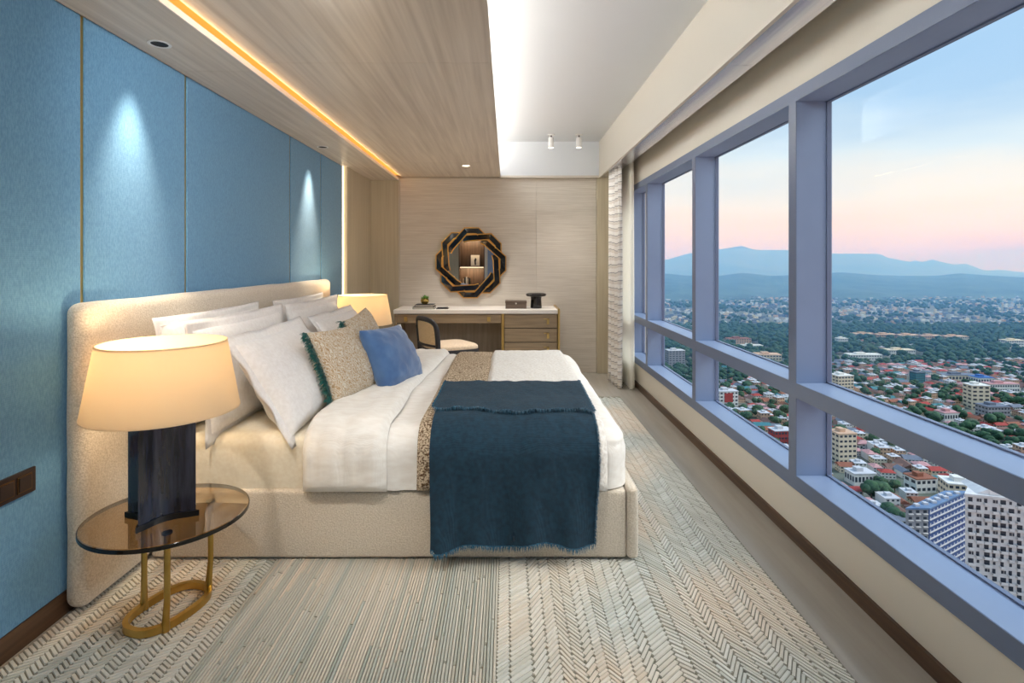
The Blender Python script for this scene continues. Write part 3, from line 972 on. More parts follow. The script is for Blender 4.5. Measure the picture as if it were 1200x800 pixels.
# ================================================================== SIDE TABLES AND LAMPS
def rounded_loop(ax_, ay_, n=48, p=2.4):
    out = []
    for k in range(n):
        a = 2 * PI * k / n
        c, s = math.cos(a), math.sin(a)
        out.append((ax_ * math.copysign(abs(c) ** (2 / p), c), ay_ * math.copysign(abs(s) ** (2 / p), s)))
    return out
def side_table(cx, cy, label, near):
    t = thing('side_table', label, 'table', (cx, cy, 0.0165), 'brass and smoked glass side tables')
    zt = 0.385
    z0 = 0.0165
    gx, gy = (0.268, 0.262)
    obj('glass_top', MB().lathe([(0.0, zt), (1 - 0.012, zt), (1, zt - 0.004), (1, zt - 0.014), (1 - 0.012, zt - 0.018), (0.0, zt - 0.018)], (cx, cy), 72, gx, gy), ['smoke_glass'], t, 30)
    obj('glass_edge', MB().lathe([(0.9985, zt - 0.002), (1.005, zt - 0.004), (1.005, zt - 0.015), (0.9985, zt - 0.017)], (cx, cy), 72, gx, gy, closed=True), 'smoke_edge', t, 30)
    bx, by, ro = cx - 0.006, cy + 0.014, math.radians(-18)
    loop = []
    for px, py in rounded_loop(0.094, 0.142, 56, 2.5):
        loop.append((bx + px * math.cos(ro) - py * math.sin(ro), by + px * math.sin(ro) + py * math.cos(ro)))
    n = len(loop)
    def nrm(i):
        a, b = loop[i - 1], loop[(i + 1) % n]
        d = Vector((b[0] - a[0], b[1] - a[1])).normalized()
        return Vector((d.y, -d.x))
    vs, fs = [], []
    for i in range(n):
        nn = nrm(i)
        for o_, z in ((-0.009, z0), (0.009, z0), (0.009, z0 + 0.026), (-0.009, z0 + 0.026)):
            vs.append((loop[i][0] + nn.x * o_, loop[i][1] + nn.y * o_, z))
    for i in range(n):
        j = (i + 1) % n
        for k in range(4):
            fs.append((i * 4 + k, j * 4 + k, j * 4 + (k + 1) % 4, i * 4 + (k + 1) % 4))
    obj('base_ring', MB().add(vs, fs), 'brass', t, 40)
    legs = [(cx + 0.063, cy - 0.11), (cx + 0.078, cy + 0.14), (cx - 0.112, cy + 0.035)]
    for lx, ly in legs:
        k = min(range(n), key=lambda i: (loop[i][0] - lx) ** 2 + (loop[i][1] - ly) ** 2)
        fx, fy = loop[k]
        g = obj('leg', MB().tube([(fx, fy, z0), (fx * 0.6 + lx * 0.4, fy * 0.6 + ly * 0.4, z0 + 0.05), (lx, ly, z0 + 0.12), (lx, ly, zt - 0.024)], [0.015, 0.0115, 0.010, 0.0105], 14), 'brass', t, 60)
        obj('disc_pad', MB().lathe([(0.0, zt - 0.024), (0.017, zt - 0.024), (0.017, zt - 0.0182), (0.0, zt - 0.0182)], (lx, ly), 20), 'black', g, 40)
    return t
side_table(-1.235, 2.00, 'round smoked glass side table with brass legs beside the near lamp base', True)
side_table(-1.235, 4.72, 'smoked glass side table on the far side of the bed', False)

def table_lamp(cx, cy, label, power):
    zb = 0.3855
    t = thing('table_lamp', label, 'lamp', (cx, cy, zb), 'bedside table lamps')
    # body: four corners with hollowed faces
    ro = math.radians(45 - 0)
    def foot(sc, hollow, nseg=8):
        cs = [(-0.082, -0.082), (0.082, -0.082), (0.082, 0.082), (-0.082, 0.082)]
        cs = [(-0.088, -0.078), (0.088, -0.078), (0.088, 0.078), (-0.088, 0.078)]
        out = []
        for k in range(4):
            a, b = Vector(cs[k]), Vector(cs[(k + 1) % 4])
            inn = Vector((-(b - a).y, (b - a).x)).normalized()
            for q in range(nseg):
                u = q / nseg
                p = a.lerp(b, u) + inn * hollow * math.sin(PI * u) ** 1.5
                out.append(p * sc)
        return [(lx + p.x * math.cos(ro) - p.y * math.sin(ro), ly + p.x * math.sin(ro) + p.y * math.cos(ro)) for p in out]
    lx, ly = cx + 0.006, cy - 0.035
    obj('foot_plate', MB().prism(foot(1.10, 0.03), zb, zb + 0.020), 'black', t, 40)
    obj('body', MB().prism(foot(1.0, 0.034), zb + 0.020, 0.80), 'horn', t, 40)
    obj('stem', MB().tube([(lx, ly, 0.80), (lx, ly, 0.835)], 0.010, 12), 'brass', t, 60)
    sx, sy = cx + 0.010, cy - 0.03
    rt, rb, zt0, zb0 = 0.204, 0.246, 1.010, 0.768
    th = 0.003
    obj('shade', MB().lathe([(rb, zb0), (rt, zt0), (rt - th, zt0), (rb - th, zb0)], (sx, sy), 72, 1.0, 1.0, closed=True), 'shade', t, 40)
    for r_, z in ((rb, zb0), (rt, zt0)):
        obj('rim', MB().lathe([(r_ + 0.0015, z - 0.004), (r_ + 0.0015, z + 0.001), (r_ - th - 0.001, z + 0.001), (r_ - th - 0.001, z - 0.004)], (sx, sy), 72, 1.0, 1.0, closed=True), 'shade', t, 40)
    sp = MB()
    for k in range(3):
        a = 2 * PI * k / 3 + 0.4
        sp.tube([(lx, ly, 0.835), (sx + (rb - 0.022) * math.cos(a), sy + (rb - 0.022) * math.sin(a), 0.835)], 0.002, 6)
    obj('shade_holder', sp, 'brass', t)
    obj('bulb', MB().lathe([(0.0, 0.835), (0.014, 0.838), (0.016, 0.86), (0.03, 0.89), (0.027, 0.915), (0.0, 0.93)], (lx, ly), 20), 'lamp_on', t, 60)
    light('lamp_bulb_light', 'POINT', (lx - 0.06, ly + 0.02, 0.955), power, WARM, shadow_soft_size=0.04)
    return t
table_lamp(-1.243, 2.00, 'near bedside lamp with cream oval shade and dark horn body', 4.2)
table_lamp(-1.243, 4.72, 'far bedside lamp with glowing cream shade behind the cushions', 5)

# --- light switch on the left wall
sw = thing('light_switch', 'dark bronze switch plate on the blue wall behind the near lamp', 'switch', (XL, 1.77, 0.555))
obj('plate', B(XL, XL + 0.010, 1.655, 1.884, 0.514, 0.597, ch=0.002), 'switch', sw)
for a, b in ((1.675, 1.725), (1.745, 1.795), (1.815, 1.862)):
    rk = obj('rocker_rim', B(XL + 0.010, XL + 0.0125, a - 0.004, b + 0.004, 0.528, 0.583), 'switch_rim', sw)
    obj('rocker', B(XL + 0.0125, XL + 0.015, a, b, 0.532, 0.579, ch=0.001), 'switch', rk)

# ================================================================== DESK CORNER
dk = thing('desk', 'writing desk with white top, grey oak drawers and brass edges', 'desk', (-0.33, 6.1, 0))
DX0, DX1, DY0, DY1, DZ = -1.215, 0.545, 5.86, 6.395, 0.780
obj('desk_top', B(DX0, DX1, DY0, DY1, DZ - 0.042, DZ, ch=0.003), 'desk_top', dk)
obj('end_frame', B(DX1, DX1 + 0.022, DY0 - 0.01, DY1, 0.0, DZ + 0.012, ch=0.002), 'gold', dk)
obj('divider_leg', B(-0.058, -0.030, DY0 + 0.004, DY1, 0.0, DZ - 0.043, ch=0.002), 'gold', dk)
obj('end_leg', B(DX0 + 0.01, DX0 + 0.035, DY0 + 0.01, DY1, 0.0, DZ - 0.043, ch=0.002), 'desk_wood', dk)
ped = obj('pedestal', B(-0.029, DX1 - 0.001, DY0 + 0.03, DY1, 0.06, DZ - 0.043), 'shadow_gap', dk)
zt = DZ - 0.050
for k in range(4):
    z1 = zt - k * 0.151
    dr = obj('drawer', B(-0.024, DX1 - 0.006, DY0 + 0.008, DY0 + 0.0299, z1 - 0.143, z1, ch=0.002), 'desk_wood', dk)
    pb = MB()
    pb.box(0.395, 0.452, DY0 - 0.001, DY0 + 0.0079, z1 - 0.052, z1 - 0.044)
    pb.box(0.428, 0.452, DY0 - 0.001, DY0 + 0.0079, z1 - 0.105, z1 - 0.044)
    obj('drawer_pull', pb, 'gold', dr)
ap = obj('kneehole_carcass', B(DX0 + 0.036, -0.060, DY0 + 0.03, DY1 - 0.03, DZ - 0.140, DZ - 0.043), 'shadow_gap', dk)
dr = obj('drawer', B(DX0 + 0.038, -0.062, DY0 + 0.008, DY0 + 0.0299, DZ - 0.142, DZ - 0.050, ch=0.002), 'desk_wood', dk)
for x in (-1.10, -0.21):
    obj('drawer_pull', B(x, x + 0.034, DY0 - 0.002, DY0 + 0.0079, DZ - 0.125, DZ - 0.075), 'gold', dr)
obj('back_panel', B(DX0 + 0.036, -0.060, DY1 - 0.029, DY1 - 0.01, 0.02, DZ - 0.043), 'desk_back', dk)

# --- desk things
def book(label, x0, x1, y0, y1, z0, z1):
    t = thing('book', label, 'book', ((x0 + x1) / 2, (y0 + y1) / 2, z0), 'books on the desk')
    cv = MB()
    cv.box(x0, x1, y0, y1, z0, z0 + 0.003); cv.box(x0, x1, y0, y1, z1 - 0.003, z1); cv.box(x0, x0 + 0.004, y0, y1, z0, z1)
    obj('cover', cv, 'book_dark', t)
    obj('pages', B(x0 + 0.004, x1 - 0.005, y0 + 0.004, y1 - 0.004, z0 + 0.003, z1 - 0.003), 'paper', t)
book('dark book with cream pages at the bottom of the desk stack', -1.02, -0.79, 5.93, 6.15, DZ, DZ + 0.025)
book('dark book with cream pages on top of the desk stack', -1.00, -0.80, 5.94, 6.14, DZ + 0.0252, DZ + 0.047)
pt = thing('potted_succulent', 'small green plant in a gold bowl on the stacked books', 'plant', (-0.905, 6.04, DZ + 0.0472))
z = DZ + 0.0474
obj('pot', MB().lathe([(0.0, z), (0.026, z), (0.045, z + 0.025), (0.046, z + 0.045), (0.036, z + 0.062), (0.032, z + 0.058), (0.0, z + 0.055)], (-0.905, 6.04), 28), 'gold_pot', pt, 60)
rg = random.Random(5)
for k in range(46):
    a, e = rg.uniform(0, 2 * PI), rg.uniform(0.35, 1.5)
    d = Vector((math.cos(a) * math.cos(e), math.sin(a) * math.cos(e), math.sin(e)))
    p0 = Vector((-0.905, 6.04, z + 0.055)) + Vector((d.x, d.y, 0)) * 0.016
    L = rg.uniform(0.035, 0.055)
    s_ = d.cross(Vector((0, 0, 1))).normalized() * 0.009
    up = s_.cross(d).normalized() * 0.004
    vs = [p0 - s_ * 0.4, p0 + s_ * 0.4, p0 + d * L * 0.5 - s_, p0 + d * L * 0.5 + s_, p0 + d * L, p0 + d * L * 0.5 + up, p0 + d * L * 0.5 - up]
    obj('leaf', MB().add(vs, [(0, 1, 5), (0, 5, 2), (1, 3, 5), (2, 5, 4), (5, 3, 4), (1, 0, 6), (0, 2, 6), (3, 1, 6), (2, 4, 6), (3, 6, 4)]), 'leaf', pt, 180)
tr = thing('pen_tray', 'flat black tray with a pen beside the desk books', 'tray', (-0.72, 6.0, DZ))
obj('tray', B(-0.77, -0.64, 5.95, 6.07, DZ, DZ + 0.008, ch=0.002), 'black', tr)
obj('pen', MB().tube([(-0.76, 5.99, DZ + 0.013), (-0.65, 6.03, DZ + 0.013)], 0.005, 10), 'charcoal', tr, 60)
bx = thing('keepsake_box', 'taupe lidded box with a round pearl knob on the desk', 'box', (0.10, 6.10, DZ))
obj('box_body', B(-0.015, 0.215, 6.0, 6.16, DZ, DZ + 0.058, ch=0.003), 'shagreen', bx)
lid = obj('lid', B(-0.018, 0.218, 5.997, 6.163, DZ + 0.0585, DZ + 0.085, ch=0.003), 'shagreen', bx)
obj('knob', MB().lathe([(0.0, 5.997), (0.009, 5.994), (0.009, 5.990), (0.0, 5.986)], (0.10, DZ + 0.058), 16), 'white_trim', lid)
kn = lid.children[-1]
for v in kn.data.vertices:
    w = v.co + world_loc(lid)
    v.co = Vector((w.x, w.z, w.y)) - world_loc(lid)
ped_b = tag(obj('pedestal_bowl', MB().lathe([(0.0, DZ), (0.062, DZ), (0.064, DZ + 0.01), (0.058, DZ + 0.10), (0.062, DZ + 0.125), (0.108, DZ + 0.135), (0.114, DZ + 0.145), (0.112, DZ + 0.158), (0.10, DZ + 0.165), (0.05, DZ + 0.150), (0.0, DZ + 0.148)], (0.325, 6.10), 40), 'marble', None, 50),
            'black marble pedestal bowl with wide rim at the desk end', 'bowl')

# --- mirror
MX, MY, MZ = -0.418, YB, 1.282
mir = thing('wall_mirror', 'octagonal mirror in a frame of interlaced black and gold bands', 'mirror', (MX, MY, MZ))
def mpt(x, z, y):
    return (MX + x, MY - y, MZ + z)
oct_ = [(0.285 * math.cos(PI / 8 + k * PI / 4), 0.285 * math.sin(PI / 8 + k * PI / 4)) for k in range(8)]
mb = MB()
mb.add([mpt(x, z, 0.012) for x, z in oct_] + [mpt(x, z, 0.001) for x, z in oct_],
       [tuple(range(8)), tuple(range(15, 7, -1))] + [(i, 8 + i, 8 + (i + 1) % 8, (i + 1) % 8) for i in range(8)])
obj('mirror_glass', mb, 'mirror', mir)
PATH = [(-0.262, 0.128), (-0.232, 0.178), (-0.058, 0.372), (0.075, 0.372), (0.158, 0.292)]
HGT = [0.014, 0.022, 0.036, 0.028, 0.014]
HW = 0.040
def strip(path, hgt, off0, off1, dz, thick):
    """mitred flat band between two side offsets of a path"""
    n = len(path)
    vs = []
    for i in range(n):
        p = Vector(path[i])
        d0 = (Vector(path[i]) - Vector(path[i - 1])).normalized() if i > 0 else (Vector(path[1]) - p).normalized()
        d1 = (Vector(path[i + 1]) - p).normalized() if i < n - 1 else d0
        n0, n1 = Vector((-d0.y, d0.x)), Vector((-d1.y, d1.x))
        mt_ = (n0 + n1).normalized()
        k = 1.0 / max(0.5, mt_.dot(n0))
        for o_ in (off0, off1):
            q = p + mt_ * o_ * k
            vs.append((q.x, q.y, hgt[i] + dz)); vs.append((q.x, q.y, hgt[i] + dz - thick))
    fs = []
    for i in range(n - 1):
        a, b = i * 4, i * 4 + 4
        fs += [(a, a + 2, b + 2, b), (a + 1, b + 1, b + 3, a + 3), (a, b, b + 1, a + 1), (a + 2, a + 3, b + 3, b + 2)]
    fs += [(0, 1, 3, 2), (4 * n - 4, 4 * n - 2, 4 * n - 1, 4 * n - 3)]
    return vs, fs
for k in range(8):
    a = -k * PI / 4
    path = [(x * math.cos(a) - z * math.sin(a), x * math.sin(a) + z * math.cos(a)) for x, z in PATH]
    def put(off0, off1, dz, th, m_, nm, par):
        vs, fs = strip(path, HGT, off0, off1, dz, th)
        return obj(nm, MB().add([mpt(x, z, y) for x, z, y in vs], fs), m_, par)
    bnd = put(-HW + 0.012, HW - 0.012, 0.0, 0.010, 'black_glass', 'band', mir)
    put(-HW, -HW + 0.012, 0.004, 0.014, 'gilt', 'gold_edge', bnd)
    put(HW - 0.012, HW, 0.004, 0.014, 'gilt', 'gold_edge', bnd)

# --- desk chair
def desk_chair():
    loc = Vector((-0.575, 5.53, 0.0))
    ang = math.radians(32)
    f = Vector((math.cos(ang), math.sin(ang), 0)); l = Vector((-f.y, f.x, 0))
    def W(a, b, z):
        return loc + f * a + l * b + Vector((0, 0, z))
    t = thing('desk_chair', 'charcoal framed chair with cane back and cream seat at the desk', 'chair', loc)
    # curved back: arch in the plane b-z, bowed backwards
    def back(b, z):
        return W(-0.225 - 0.05 * (1 - (b / 0.235) ** 2) - 0.10 * max(0, z - 0.45), b, z)
    arch = []
    for k in range(33):
        a = PI * k / 32
        c, s = math.cos(a), math.sin(a)
        arch.append((0.225 * math.copysign(abs(c) ** 0.6, c), 0.60 + 0.14 * abs(s) ** 0.6))
    pth = [(0.215, 0.40), (0.222, 0.48), (0.226, 0.55)] + arch + [(-0.226, 0.55), (-0.222, 0.48), (-0.215, 0.40)]
    obj('back_frame', MB().tube([back(b, z) for b, z in pth], 0.02, 10, flat=(0.018, 0.025)), 'charcoal', t, 60)
    obj('lower_rail', MB().tube([back(-0.215 + 0.43 * k / 10, 0.485) for k in range(11)], 0.014, 8), 'charcoal', t, 60)
    mbp = MB()
    def cane(u, v):
        b = -0.205 + 0.41 * u
        top = 0.60 + 0.13 * (1 - abs(b / 0.215) ** 3.2) ** 0.6 if abs(b) < 0.215 else 0.60
        return back(b, 0.49 + (top - 0.49) * v)
    mbp.grid(20, 14, cane)
    cn = obj('cane_panel', mbp, 'cane', t, 180)
    sd = cn.modifiers.new('thickness', 'SOLIDIFY'); sd.thickness = 0.004
    # seat
    def seat_poly(s):
        pts = []
        for px, py in rounded_loop(0.24 * s, 0.24 * s, 40, 4.5):
            k = 1 + 0.10 * (px / 0.24)
            pts.append((px, py * k))
        return pts
    def plate(z0, z1, s, nm, m_, puff=0):
        P_ = seat_poly(s)
        n = len(P_)
        vs = [W(a, b, z0) for a, b in P_] + [W(a, b, z1) for a, b in P_]
        fs = [tuple(reversed(range(n)))] + [(i, (i + 1) % n, n + (i + 1) % n, n + i) for i in range(n)]
        if puff:
            vs += [W(a * 0.93, b * 0.93, z1 + puff * 0.7) for a, b in P_] + [W(a * 0.6, b * 0.6, z1 + puff) for a, b in P_]
            for q in (1, 2):
                fs += [(q * n + i, q * n + (i + 1) % n, (q + 1) * n + (i + 1) % n, (q + 1) * n + i) for i in range(n)]
            fs.append(tuple(range(3 * n, 4 * n)))
        else:
            fs.append(tuple(range(n, 2 * n)))
        return obj(nm, MB().add(vs, fs), m_, t, 50)
    plate(0.395, 0.435, 1.0, 'seat_rail', 'charcoal')
    plate(0.436, 0.460, 0.97, 'seat', 'seat_cream', 0.022)
    for a, b, da in ((0.20, 0.20, 0.03), (0.20, -0.20, 0.03), (-0.20, 0.19, -0.06), (-0.20, -0.19, -0.06)):
        obj('leg', MB().tube([W(a, b, 0.396), W(a + da * 0.4, b, 0.2), W(a + da, b, 0.0)], [0.022, 0.018, 0.013], 10), 'charcoal', t, 60)
desk_chair()

# --- curtains
def curtain_mat():
    m, nt, b = new_mat('striped_curtain')
    b.inputs['Roughness'].default_value = 0.8
    v = coords(nt, (3.0, 3.0, 13.0))
    n = nt.nodes.new('ShaderNodeTexNoise'); n.inputs['Scale'].default_value = 1.0; n.inputs['Detail'].default_value = 2
    nt.links.new(coords(nt, (5, 5, 2)), n.inputs['Vector'])
    s = nt.nodes.new('ShaderNodeSeparateXYZ'); nt.links.new(v, s.inputs[0])
    ad = nt.nodes.new('ShaderNodeMath'); ad.operation = 'MULTIPLY_ADD'; ad.inputs[1].default_value = 1.3
    nt.links.new(n.outputs['Fac'], ad.inputs[0]); nt.links.new(s.outputs['Z'], ad.inputs[2])
    fr_ = nt.nodes.new('ShaderNodeMath'); fr_.operation = 'FRACT'
    nt.links.new(ad.outputs[0], fr_.inputs[0])
    r = nt.nodes.new('ShaderNodeValToRGB')
    els = [(0.0, S(112, 112, 120)), (0.05, S(136, 134, 138)), (0.09, S(244, 241, 236)), (0.55, S(247, 245, 241)), (0.62, S(226, 220, 212)), (0.96, S(232, 226, 219))]
    while len(r.color_ramp.elements) < len(els):
        r.color_ramp.elements.new(0.5)
    for e, (p, c) in zip(r.color_ramp.elements, els):
        e.position, e.color = p, c
    nt.links.new(fr_.outputs[0], r.inputs[0])
    nt.links.new(r.outputs[0], b.inputs['Base Color'])
    return m
M['curtain'] = curtain_mat()
def curtain(name, label, pth, z0, z1, material, amp, waves, thick=0.003):
    pth = [Vector(p) for p in pth]
    L = [0]
    for a, b in zip(pth[:-1], pth[1:]):
        L.append(L[-1] + (b - a).length)
    def at(q):
        s = q * L[-1]
        for i in range(len(pth) - 1):
            if s <= L[i + 1] or i == len(pth) - 2:
                d = (pth[i + 1] - pth[i]).normalized()
                return pth[i] + d * (s - L[i]), Vector((-d.y, d.x))
    def fn(u, v):
        p, n = at(u)
        a = amp * (0.75 + 0.25 * (1 - v)) * math.sin(u * waves * 2 * PI + 0.3 * math.sin(v * 3))
        q = p + n * a
        return (q.x, q.y, z0 + (z1 - z0) * v)
    o = obj(name, MB().grid(int(waves * 14) + 1, 20, fn), material, None, 180)
    if thick:
        md = o.modifiers.new('thickness', 'SOLIDIFY'); md.thickness = thick; md.offset = 0
    return tag(o, label, 'curtain')
curtain('curtain', 'gathered white curtain with broken grey stripes by the window', [(1.12, 6.0), (1.165, 5.56)], 0.012, ZC - 0.002, 'curtain', 0.035, 4)
curtain('sheer_curtain', 'gathered ivory sheer curtain at the end of the window', [(1.27, 5.95), (1.268, 5.52)], 0.010, ZC + 0.04, 'sheer', 0.030, 7, 0)

# ================================================================== OUTSIDE
GZ = -148.7
def ground_y(py):
    return 642.0 * 150.0 / (py - 306.0)
M['ground'] = mat('city_ground', S(92, 104, 92), 0.95, S(120, 116, 108), scale=(0.03, 0.03, 0.03), detail=6)
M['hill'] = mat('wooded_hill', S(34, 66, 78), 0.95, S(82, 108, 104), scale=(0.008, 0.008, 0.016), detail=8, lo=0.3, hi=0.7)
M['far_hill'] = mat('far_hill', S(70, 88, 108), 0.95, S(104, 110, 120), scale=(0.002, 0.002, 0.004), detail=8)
M['tree'] = mat('tree_crown', S(24, 56, 44), 0.9, S(54, 92, 58), scale=(0.5, 0.5, 0.5), detail=5, bump=0.8, bdist=0.6)
M['trunk'] = mat('tree_trunk', S(86, 72, 58), 0.9)
M['win_dark'] = mat('dark_window', S(44, 54, 66), 0.3)
HC = dict(white=S(232, 228, 220), cream=S(226, 210, 182), grey=S(158, 158, 162), peach=S(214, 176, 146), red=S(170, 64, 58), rust=S(150, 92, 70),
          teal=S(60, 124, 132), brown=S(124, 92, 82), slate=S(112, 120, 134), pink=S(200, 150, 150), blue=S(60, 112, 178), pale=S(206, 206, 210))
for k, c in HC.items():
    M['h_' + k] = mat('house_' + k, c, 0.85, tuple(v * 0.86 for v in c[:3]) + (1,), scale=(0.4, 0.4, 0.4), detail=4)

gm = MB()
gm.add([(-600, 100, GZ), (5200, 100, GZ), (5200, 4200, GZ), (-600, 4200, GZ)], [(0, 1, 2, 3)])
tag(obj('ground', gm, 'ground'), 'city ground far below the windows', kind='structure')

def interp(tab, x):
    if x <= tab[0][0]: return tab[0][1]
    for (a, b), (c, d) in zip(tab[:-1], tab[1:]):
        if x <= c:
            return b + (d - b) * (x - a) / (c - a)
    return tab[-1][1]
NEAR = [(560, 324), (700, 318), (780, 320), (800, 322), (840, 323), (870, 319), (905, 323), (940, 322), (985, 318), (1010, 320), (1050, 323), (1100, 323), (1125, 320), (1160, 322), (1200, 324), (1300, 319), (1500, 326)]
FAR = [(560, 312), (700, 308), (780, 304), (806, 296), (842, 291), (869, 287), (885, 292), (925, 292), (976, 296), (1010, 296), (1032, 297), (1040, 301), (1066, 306), (1074, 304), (1082, 307), (1091, 303), (1110, 308), (1120, 310), (1130, 308), (1142, 312), (1154, 317), (1176, 316), (1200, 322), (1300, 316), (1500, 324)]
def ridge(name, label, tab, yfoot, ytop, yend, material, nz, na=150, nr=26, seed=0):
    """hill range over a fan of bearings, rising from the plain to its crest"""
    def fn(u, v):
        px = 540 + u * 980
        t = (px - 594) / 642.0
        y = yfoot + (yend - yfoot) * v
        crest = EYE + (306 - interp(tab, px)) * ytop / 642.0
        k = (y - yfoot) / (ytop - yfoot)
        k = k if k <= 1 else max(0.0, 1 - (k - 1) * 0.8)
        h = GZ - 2 + (crest - GZ) * (k ** 1.35)
        x = t * y
        bump = noise.fractal(Vector((x * nz, y * nz, seed)), 1.0, 2.0, 5)
        h += bump * (crest - GZ) * 0.16 * min(1, 4 * k * max(0, 1.02 - k)) + bump * 3
        return (x, y, h)
    o = obj(name, MB().grid(na, nr, fn), material, None, 180)
    return tag(o, label, 'hills', None, 'structure')
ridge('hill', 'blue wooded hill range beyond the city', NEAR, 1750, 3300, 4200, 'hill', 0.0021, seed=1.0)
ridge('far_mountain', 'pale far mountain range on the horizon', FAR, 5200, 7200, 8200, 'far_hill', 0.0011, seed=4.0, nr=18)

def zone(x, y):
    """how built up the plain is at a place, 0 woods to 1 houses"""
    t = x / y
    px = 594 + 642 * t
    py = 306 + 642 * 150 / y
    lim = interp([(760, 470), (830, 455), (860, 446), (930, 446), (980, 424), (1010, 432), (1060, 427), (1200, 424)], px)
    v = 1.0 if py > lim else 0.05
    return v

# prototypes ---------------------------------------------------------------
def house_mb(w, d, h, roof, storeys, wi_=0, ro_=1, gl=2):
    wall, rf = MB(), MB()
    wall.box(-w / 2, w / 2, -d / 2, d / 2, 0, h)
    for s in range(storeys):
        z0 = h * (s + 0.4) / storeys
        z1 = z0 + h / storeys * 0.38
        n = max(2, int(w / 3))
        for k in range(n):
            a = -w / 2 + w * (k + 0.25) / n
            wall.box(a, a + w / n * 0.5, -d / 2 - 0.06, -d / 2 + 0.02, z0, z1, 1)
        n = max(2, int(d / 3))
        for k in range(n):
            a = -d / 2 + d * (k + 0.25) / n
            wall.box(-w / 2 - 0.06, -w / 2 + 0.02, a, a + d / n * 0.5, z0, z1, 1)
    o = 0.6
    if roof == 'gable':
        r = 0.28 * d
        vs = [(-w / 2 - o, -d / 2 - o, h), (w / 2 + o, -d / 2 - o, h), (w / 2 + o, d / 2 + o, h), (-w / 2 - o, d / 2 + o, h), (-w / 2 - o, 0, h + r), (w / 2 + o, 0, h + r)]
        rf.add(vs, [(3, 2, 1, 0), (0, 1, 5, 4), (2, 3, 4, 5), (1, 2, 5), (3, 0, 4)])
    elif roof == 'hip':
        r = 0.26 * d
        vs = [(-w / 2 - o, -d / 2 - o, h), (w / 2 + o, -d / 2 - o, h), (w / 2 + o, d / 2 + o, h), (-w / 2 - o, d / 2 + o, h), (-w / 2 + d / 2, 0, h + r), (w / 2 - d / 2, 0, h + r)]
        rf.add(vs, [(3, 2, 1, 0), (0, 1, 5, 4), (2, 3, 4, 5), (1, 2, 5), (3, 0, 4)])
    else:
        rf.box(-w / 2 - 0.3, w / 2 + 0.3, -d / 2 - 0.3, d / 2 + 0.3, h, h + 0.35)
        rf.box(-w * 0.2, w * 0.12, -d * 0.15, d * 0.2, h + 0.35, h + 2.2)
    return wall, rf
ROOFN = dict(red='red', rust='rust brown', teal='teal', brown='brown', slate='slate grey', pale='pale grey', pink='faded pink', blue='blue')
PROTO = []
rp = random.Random(21)
for roof, wallc, form, w, d, h, st in (
        ('red', 'white', 'hip', 13, 9, 6, 2), ('rust', 'cream', 'gable', 14, 9, 5.5, 2), ('teal', 'white', 'gable', 16, 10, 5, 1), ('brown', 'peach', 'hip', 12, 9, 6.5, 2),
        ('slate', 'white', 'gable', 15, 10, 6, 2), ('pale', 'white', 'flat', 11, 10, 9, 3), ('pale', 'cream', 'flat', 14, 11, 7, 2), ('pink', 'pale', 'hip', 12, 9, 6, 2),
        ('rust', 'white', 'hip', 11, 8.5, 6, 2), ('red', 'cream', 'gable', 12, 8, 6, 2), ('brown', 'white', 'gable', 17, 11, 5, 1), ('pale', 'peach', 'flat', 10, 10, 11, 3)):
    wall, rf = house_mb(w, d, h, form, st)
    PROTO.append((wall, rf, wall.mesh('wall', ['h_' + wallc, 'win_dark']), rf.mesh('roof', 'h_' + roof), roof, wallc, form))

def crown_mb(r, h, seed, sub=2, lobes=5):
    bm = bmesh.new()
    rng = random.Random(seed)
    for k in range(lobes):
        c = Vector((rng.uniform(-0.45, 0.45) * r, rng.uniform(-0.45, 0.45) * r, h * (0.55 + 0.28 * rng.random())))
        if k == 0: c = Vector((0, 0, h * 0.72))
        rr = r * (0.75 if k == 0 else rng.uniform(0.42, 0.62))
        b = bmesh.ops.create_icosphere(bm, subdivisions=sub, radius=rr)
        for v in b['verts']:
            q = v.co.normalized()
            v.co = v.co * (1 + 0.28 * N(q.x * 3 + seed, q.y * 3, q.z * 3 + k)) * 1.0
            v.co.z *= 0.82
            v.co += c
    mb = MB()
    bm.verts.index_update()
    mb.add([v.co[:] for v in bm.verts], [[v.index for v in f.verts] for f in bm.faces])
    bm.free()
    return mb
TREES = []
for k, (r, h) in enumerate(((5.0, 9), (6.2, 10), (4.2, 8), (5.6, 12))):
    cm = crown_mb(r, h, k + 1)
    tm = MB().tube([(0, 0, 0), (0, 0, h * 0.6)], 0.35, 6)
    TREES.append((cm.mesh('crown', 'tree', 180), tm.mesh('trunk', 'trunk')))

